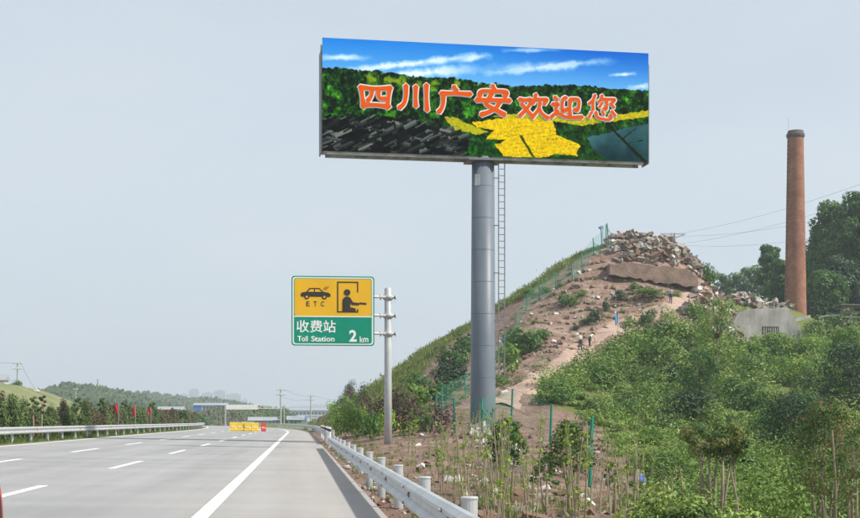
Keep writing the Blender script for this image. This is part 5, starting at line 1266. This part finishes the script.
# ================================================================== DISTANCE
m_twall = mat('tower_wall', (.33, .33, .34), (.27, .27, .29), .02, .8); m_twin = mat('tower_window', (.16, .18, .21), (.13, .15, .18), .05, .4)
def tower(px0, px1, yt, Y, label, grp='apartment towers on the horizon'):
    a = P(px0, yt, Y); c = P(px1, yt, Y); w = c[0] - a[0]; H = a[2] + 2.6; root = empty('apartment_tower', ((a[0] + c[0]) / 2, Y, -2.6)); tag(root, label, 'building', grp)
    MB().box((0, 0, H / 2 - 1.5), (w, w * .8, H - 3)).build('wall', m_twall, root); MB().box((w * .05, 0, H - 1.5), (w * .5, w * .4, 3)).build('roof_house', m_twall, root)
    nb_ = max(2, int(w / 6)); sm2 = MB().box((0, -w * .4 - .02, H / 2), (1.7, .35, H * .86)).mesh('window_strip', m_twin)
    for k in range(nb_): inst(sm2, 'window_strip', (-w / 2 + (k + .5) * w / nb_, 0, 0), parent=root)
    flo = int(H / 5.5); sl_ = MB().box((0, -w * .4 - .12, 0), (w * .98, .3, .9)).mesh('floor_band', m_twall)
    for k in range(flo): inst(sl_, 'floor_band', (0, 0, 4 + k * 5.5), parent=root)
for i, (a_, c_, y_, lab) in enumerate([(165.5, 174, 394, 'hazy apartment tower farthest left on the skyline'), (179.5, 188.5, 393.5, 'hazy apartment tower second from the left'), (189.5, 199, 388.6, 'tallest hazy apartment tower of the left pair'), (202, 213, 392, 'hazy apartment tower at the middle of the skyline'), (214, 225.5, 390, 'tall hazy tower right of the middle of the skyline'), (226.5, 241, 393.3, 'wide hazy apartment block on the skyline'), (242, 247.5, 398.6, 'low hazy block at the right end of the skyline')]):
    tower(a_, c_, y_, 3500 + i * 30, lab)
tower(115, 124, 393, 2100, 'hazy slab building on the wooded ridge, left half'); tower(125, 133, 395, 2100, 'hazy slab building on the wooded ridge, right half')
m_bwhite = mat('white_render', (.62, .64, .66), (.52, .54, .56), .3, .8); m_bblue = mat('blue_cladding', (.05, .16, .45), (.06, .18, .48), .3, .6); m_win = mat('far_window', (.10, .15, .22), (.08, .12, .18), .5, .3); m_grey = mat('grey_roof', (.32, .34, .36), (.25, .27, .29), .3, .8); m_sgn = mat('red_signboard', (.45, .05, .06), (.4, .05, .06), .4, .6)
def shed(name, label, px0, px1, yt, Y, dep, wall, roof, bands, base=-.5, cat='building'):
    a = P(px0, yt, Y); c = P(px1, yt, Y); w = c[0] - a[0]; H = a[2] - base; root = empty(name, ((a[0] + c[0]) / 2, Y, base)); tag(root, label, cat)
    MB().box((0, dep / 2, H / 2 - .2), (w, dep, H - .4)).build('wall', wall, root)
    MB().add([(-w / 2 - .4, -.4, H - .38), (w / 2 + .4, -.4, H - .38), (w / 2 + .4, dep + .4, H - .38), (-w / 2 - .4, dep + .4, H - .38), (-w / 2 - .4, dep / 2, H + .6), (w / 2 + .4, dep / 2, H + .6)], [(0, 1, 5, 4), (2, 3, 4, 5), (0, 4, 3), (1, 2, 5), (0, 3, 2, 1)]).build('roof', roof, root)
    for (u0, u1, v0, v1, m_, nm, n_) in bands:
        bw_ = (u1 - u0) * w / n_
        mm = MB().box((0, -.05, (v0 + v1) / 2 * H), (bw_ * (.72 if n_ > 1 else 1), .12, (v1 - v0) * H)).mesh(nm, m_)
        for k in range(n_): inst(mm, nm, (-w / 2 + u0 * w + (k + .5) * bw_, 0, 0), parent=root)
    return root
shed('factory', 'long white two storey factory beyond the road bend', 290.5, 345, 409.5, 560, 14, m_bwhite, m_grey, [(.02, .98, .68, .82, m_win, 'window', 14), (.02, .32, .18, .45, m_bblue, 'door', 2), (.36, .98, .2, .42, m_win, 'window', 10), (.0, 1.0, .52, .58, m_grey, 'ledge', 1)])
shed('blue_warehouse', 'warehouse with bright blue cladding behind the gantry', 193.5, 226, 404.2, 500, 20, m_bwhite, m_grey, [(.0, .25, .55, .93, m_bblue, 'cladding', 1), (.72, .99, .4, .93, m_bblue, 'cladding', 1), (.28, .7, .6, .9, m_win, 'window', 4)])
shed('roadside_shop', 'low pale building with a long red signboard beyond the hedge', 157, 181.5, 408.4, 400, 12, m_bwhite, m_grey, [(.02, .62, .72, .95, m_sgn, 'signboard', 1), (.05, .95, .3, .55, m_win, 'window', 7)])
shed('site_office', 'low pale green site building by the far road edge', 288, 303, 418.3, 330, 6, mat('mint_wall', (.35, .52, .45), (.3, .45, .38), .5, .8), m_grey, [(.1, .9, .3, .7, m_win, 'window', 3)], base=-.2)
shed('long_shed', 'long low grey roofed shed below the brown knoll', 249, 283, 419.2, 345, 8, m_grey, m_grey, [(.05, .95, .3, .6, m_bwhite, 'window', 8)], base=-.3)
# house on the grass hill
q = P(-1, 384, 236); zg = float(lhill(np.array(q[0]), np.array(232.)))
hb_ = empty('hill_house', (q[0], 232, zg)); hb_.location.z -= 1.1; tag(hb_, 'small grey roofed house on top of the grass hill', 'house')
MB().box((0, 0, .7), (4.2, 3, 2.0)).build('wall', m_bwhite, hb_); MB().add([(-2.4, -1.8, 1.6), (2.4, -1.8, 1.6), (2.4, 1.8, 1.6), (-2.4, 1.8, 1.6), (-2.4, 0, 2.6), (2.4, 0, 2.6)], [(0, 1, 5, 4), (2, 3, 4, 5), (0, 4, 3), (1, 2, 5), (0, 3, 2, 1)]).build('roof', m_grey, hb_); MB().box((.9, -1.53, .9), (.8, .08, .8)).build('window', m_win, hb_)
q = P(17, 386, 226); zg = float(lhill(np.array(q[0]), np.array(226.))); o = inst(UB['mid'][0], 'bush', (q[0], 226, zg - .2), 1, (2.2, 2.2, 1.6)); tag(o, 'round bush beside the house on the grass hill', 'bush')
for i, (px, py, s_, lab) in enumerate([(26, 388, .3, 'small pale stone on the grass hill, left'), (28.5, 388.5, .3, 'small grey stone on the grass hill'), (36, 391, .4, 'white stone on the brow of the grass hill')]):
    q = P(px, py, 222); zg = float(lhill(np.array(q[0]), np.array(222.))); o = MB().add(rock_verts(rg, (s_ * 2, s_, s_), .12), [tuple(f) for f in CQ]).build('stone', m_slab2); o.location = (q[0], 222, zg + s_ * .3); tag(o, lab, 'stone', 'stones on the grass hill')
# gantry over the far carriageway
gY = 318.0; gl, gr_ = P(225.5, 405, gY), P(284.3, 405, gY); gan = empty('sign_gantry', (gl[0], gY, -.3)); tag(gan, 'white lattice sign gantry spanning the road in the distance', 'gantry')
for x in (0, gr_[0] - gl[0]): MB().box((x, 0, (gl[2] + .3) / 2), (.28, .28, gl[2] + .3)).build('column', m_galv, gan)
zt = gl[2] + .25; Lg = gr_[0] - gl[0]
for dz in (0, -.75): MB().box((Lg / 2, 0, zt - dz * -1), (Lg, .14, .14)).build('chord', m_white, gan)
dgm = MB(); 
for k in range(16):
    x0_ = Lg * k / 16; dgm = MB().tube([(x0_, 0, zt - .75 if k % 2 else zt), (x0_ + Lg / 16, 0, zt if k % 2 else zt - .75)], .05, 6); dgm.build('diagonal', m_white, gan)
MB().box((Lg * .28, -.15, zt - .45), (Lg * .54, .08, 1.15)).build('back_board', m_white, gan)
# utility poles and pylons
m_cpole = mat('concrete_pole', (.42, .41, .39), (.35, .34, .32), 1, .9)
def upole(px, yt, Y, label, zb=0.0, arms=2, r_=.16, aw=2.0):
    q = P(px, yt, Y); root = empty('utility_pole', (q[0], Y, zb)); tag(root, label, 'utility pole', 'utility poles'); H = q[2] - zb
    MB().lathe([(r_ * 1.3, -.5), (r_ * .8, H)], 10).build('mast', m_cpole, root)
    for k in range(arms):
        c = MB().box((0, -.12, H - .35 - k * .95), (aw, .1, .1)).build('crossarm', m_galv2, root)
        for s_ in (-.42, 0, .42): MB().lathe([(.05, 0), (.08, .1), (.03, .24)], 8, (s_ * aw, -.12, H - .3 - k * .95)).build('insulator', m_white, c)
    return Vector((q[0], Y, q[2]))
up1 = upole(280.7, 388.5, 262, 'tall concrete utility pole beside the right gantry column'); up2 = upole(310.8, 395, 330, 'concrete utility pole in front of the white factory'); up3 = upole(348.5, 395.5, 420, 'utility pole right of the factory by the green slope', 0, 1); up4 = upole(358, 396, 520, 'far utility pole near the foot of the green slope', 0, 2)
q = P(17, 380, 228); zl = float(lhill(np.array(q[0]), np.array(228.))); up0 = upole(17.5, 361.5, 228, 'utility pole on top of the grass hill', zl, 2, .13, 1.7)
upole(75.8, 388, 300, 'thin utility pole behind the hedge against the wooded hill', 0, 1, .12, 1.0)
q = P(98, 394, 640); upole(98, 379, 620, 'faint mast on top of the wooded hill', q[2] - 4, 0, .45)
def wire(a, c, sag, label, r_=.02):
    pts_ = [a.lerp(c, t) - Vector((0, 0, sag * 4 * t * (1 - t))) for t in np.linspace(0, 1, 17)]
    tag(MB().tube(pts_, r_, 5).build('power_line', m_dark), label, 'wire', 'overhead wires')
wire(up1 + Vector((.8, -.1, -.2)), up2 + Vector((.8, -.1, -.2)), .6, 'upper wire between the gantry pole and the factory pole'); wire(up1 + Vector((-.8, -.1, -1.1)), up2 + Vector((-.8, -.1, -1.1)), .7, 'lower wire between the gantry pole and the factory pole'); wire(up2 + Vector((.8, -.1, -.2)), up3 + Vector((.6, -.1, -.2)), 1.0, 'wire from the factory pole towards the green slope')
wire(up0 + Vector((.5, -.1, -.2)), Vector(P(45, 398, 330)), 1.0, 'wire running down right from the grass hill pole'); wire(up0 + Vector((-.5, -.1, -.2)), Vector(P(-60, 350, 190)), .6, 'wire leaving left from the grass hill pole')
def pylon(px, yt, Y, label, zb, w=6.0, aw=9.0, ri=.16):
    q = P(px, yt, Y); H = q[2] - zb; root = empty('pylon', (q[0], Y, zb)); tag(root, label, 'pylon', 'lattice pylons')
    lev = np.linspace(0, 1, 8); wd = lambda t: w / 2 * (1 - t) ** 1.3 + .5
    cs = [(-1, -1), (1, -1), (1, 1), (-1, 1)]
    for sx_, sy_ in cs: MB().tube([(sx_ * wd(t), sy_ * wd(t), H * t) for t in lev], ri, 5).build('leg', m_galv2, root)
    b = MB()
    for i in range(7):
        for k in range(4):
            a, c = cs[k], cs[(k + 1) % 4]; t0, t1 = lev[i], lev[i + 1]
            b.tube([(a[0] * wd(t0), a[1] * wd(t0), H * t0), (c[0] * wd(t1), c[1] * wd(t1), H * t1)], ri * .6, 4); b.tube([(c[0] * wd(t0), c[1] * wd(t0), H * t0), (a[0] * wd(t1), a[1] * wd(t1), H * t1)], ri * .6, 4)
    b.build('bracing', m_galv2, root)['kind'] = 'stuff'
    for t, f_ in ((.995, 1), (.86, .8)): MB().box((0, 0, H * t), (aw * 2 * f_, .3, .3)).build('crossarm', m_galv2, root); MB().tube([(-aw * f_, 0, H * t), (0, 0, H * t - 1.6), (aw * f_, 0, H * t)], ri * .8, 4).build('arm_brace', m_galv2, root)
    return Vector((q[0], Y, q[2]))
pt = pylon(673, 233, 430, 'lattice pylon showing above the hilltop rubble', 2, 8, 4.2, .2)
pylon(365, 386, 900, 'faint lattice pylon beyond the green slope, nearer one', 0, 7, 4, .22); pylon(353, 392, 1100, 'faint lattice pylon left of the nearer faint one', 0, 7, 4, .22)
for i, (px, py) in enumerate([(905, 168), (905, 184), (905, 200), (905, 222)]):
    wire(pt + Vector((-4 + 2.4 * i, 0, -1 - (i % 2) * 3)), Vector(P(px, py, 250)), 2.0, ['uppermost', 'second', 'third', 'lowest'][i] + ' power line sagging right from the pylon past the chimney', .026)
# far belts of trees
F = Fol(71)
for k in range(60):
    px = fr.choice([fr.uniform(283, 302), fr.uniform(306, 352), fr.uniform(186, 232), fr.uniform(262, 284)]); Y = fr.uniform(600, 760); q = P(px, 420, Y); hh = fr.uniform(4, 9.5) if px > 283 else fr.uniform(3, 6.5)
    if 186 < px < 232 or 262 < px < 284: Y = fr.uniform(340, 440); q = P(px, 420, Y); hh = fr.uniform(2.5, 4.6)
    F.bush((q[0], Y, -1.5), hh * .9, hh + 1.5, 6, 40, .0026 * Y)
tag(link(bpy.data.objects.new('far_wood', F.mesh('far_wood', L_mid))), 'belts of distant trees around the factory and the bend', 'trees', kind='stuff')

# ================================================================== HAZE
hz = MB().box((0, 3000, 55.0), (12400, 6300, 117.4))
hz_o = hz.build('haze', None); hz_o.data.materials.clear()
m_hz = bpy.data.materials.new('haze_air'); m_hz.use_nodes = True; t = m_hz.node_tree; t.nodes.clear()
pv_ = N(t, 'ShaderNodeVolumePrincipled'); pv_.inputs['Color'].default_value = (.84, .93, 1.0, 1); pv_.inputs['Density'].default_value = 0.00036; pv_.inputs['Anisotropy'].default_value = 0.1
mo = N(t, 'ShaderNodeOutputMaterial'); t.links.new(pv_.outputs[0], mo.inputs['Volume']); hz_o.data.materials.append(m_hz)
tag(hz_o, 'thin pale haze filling the air over the whole scene', 'haze', kind='stuff')
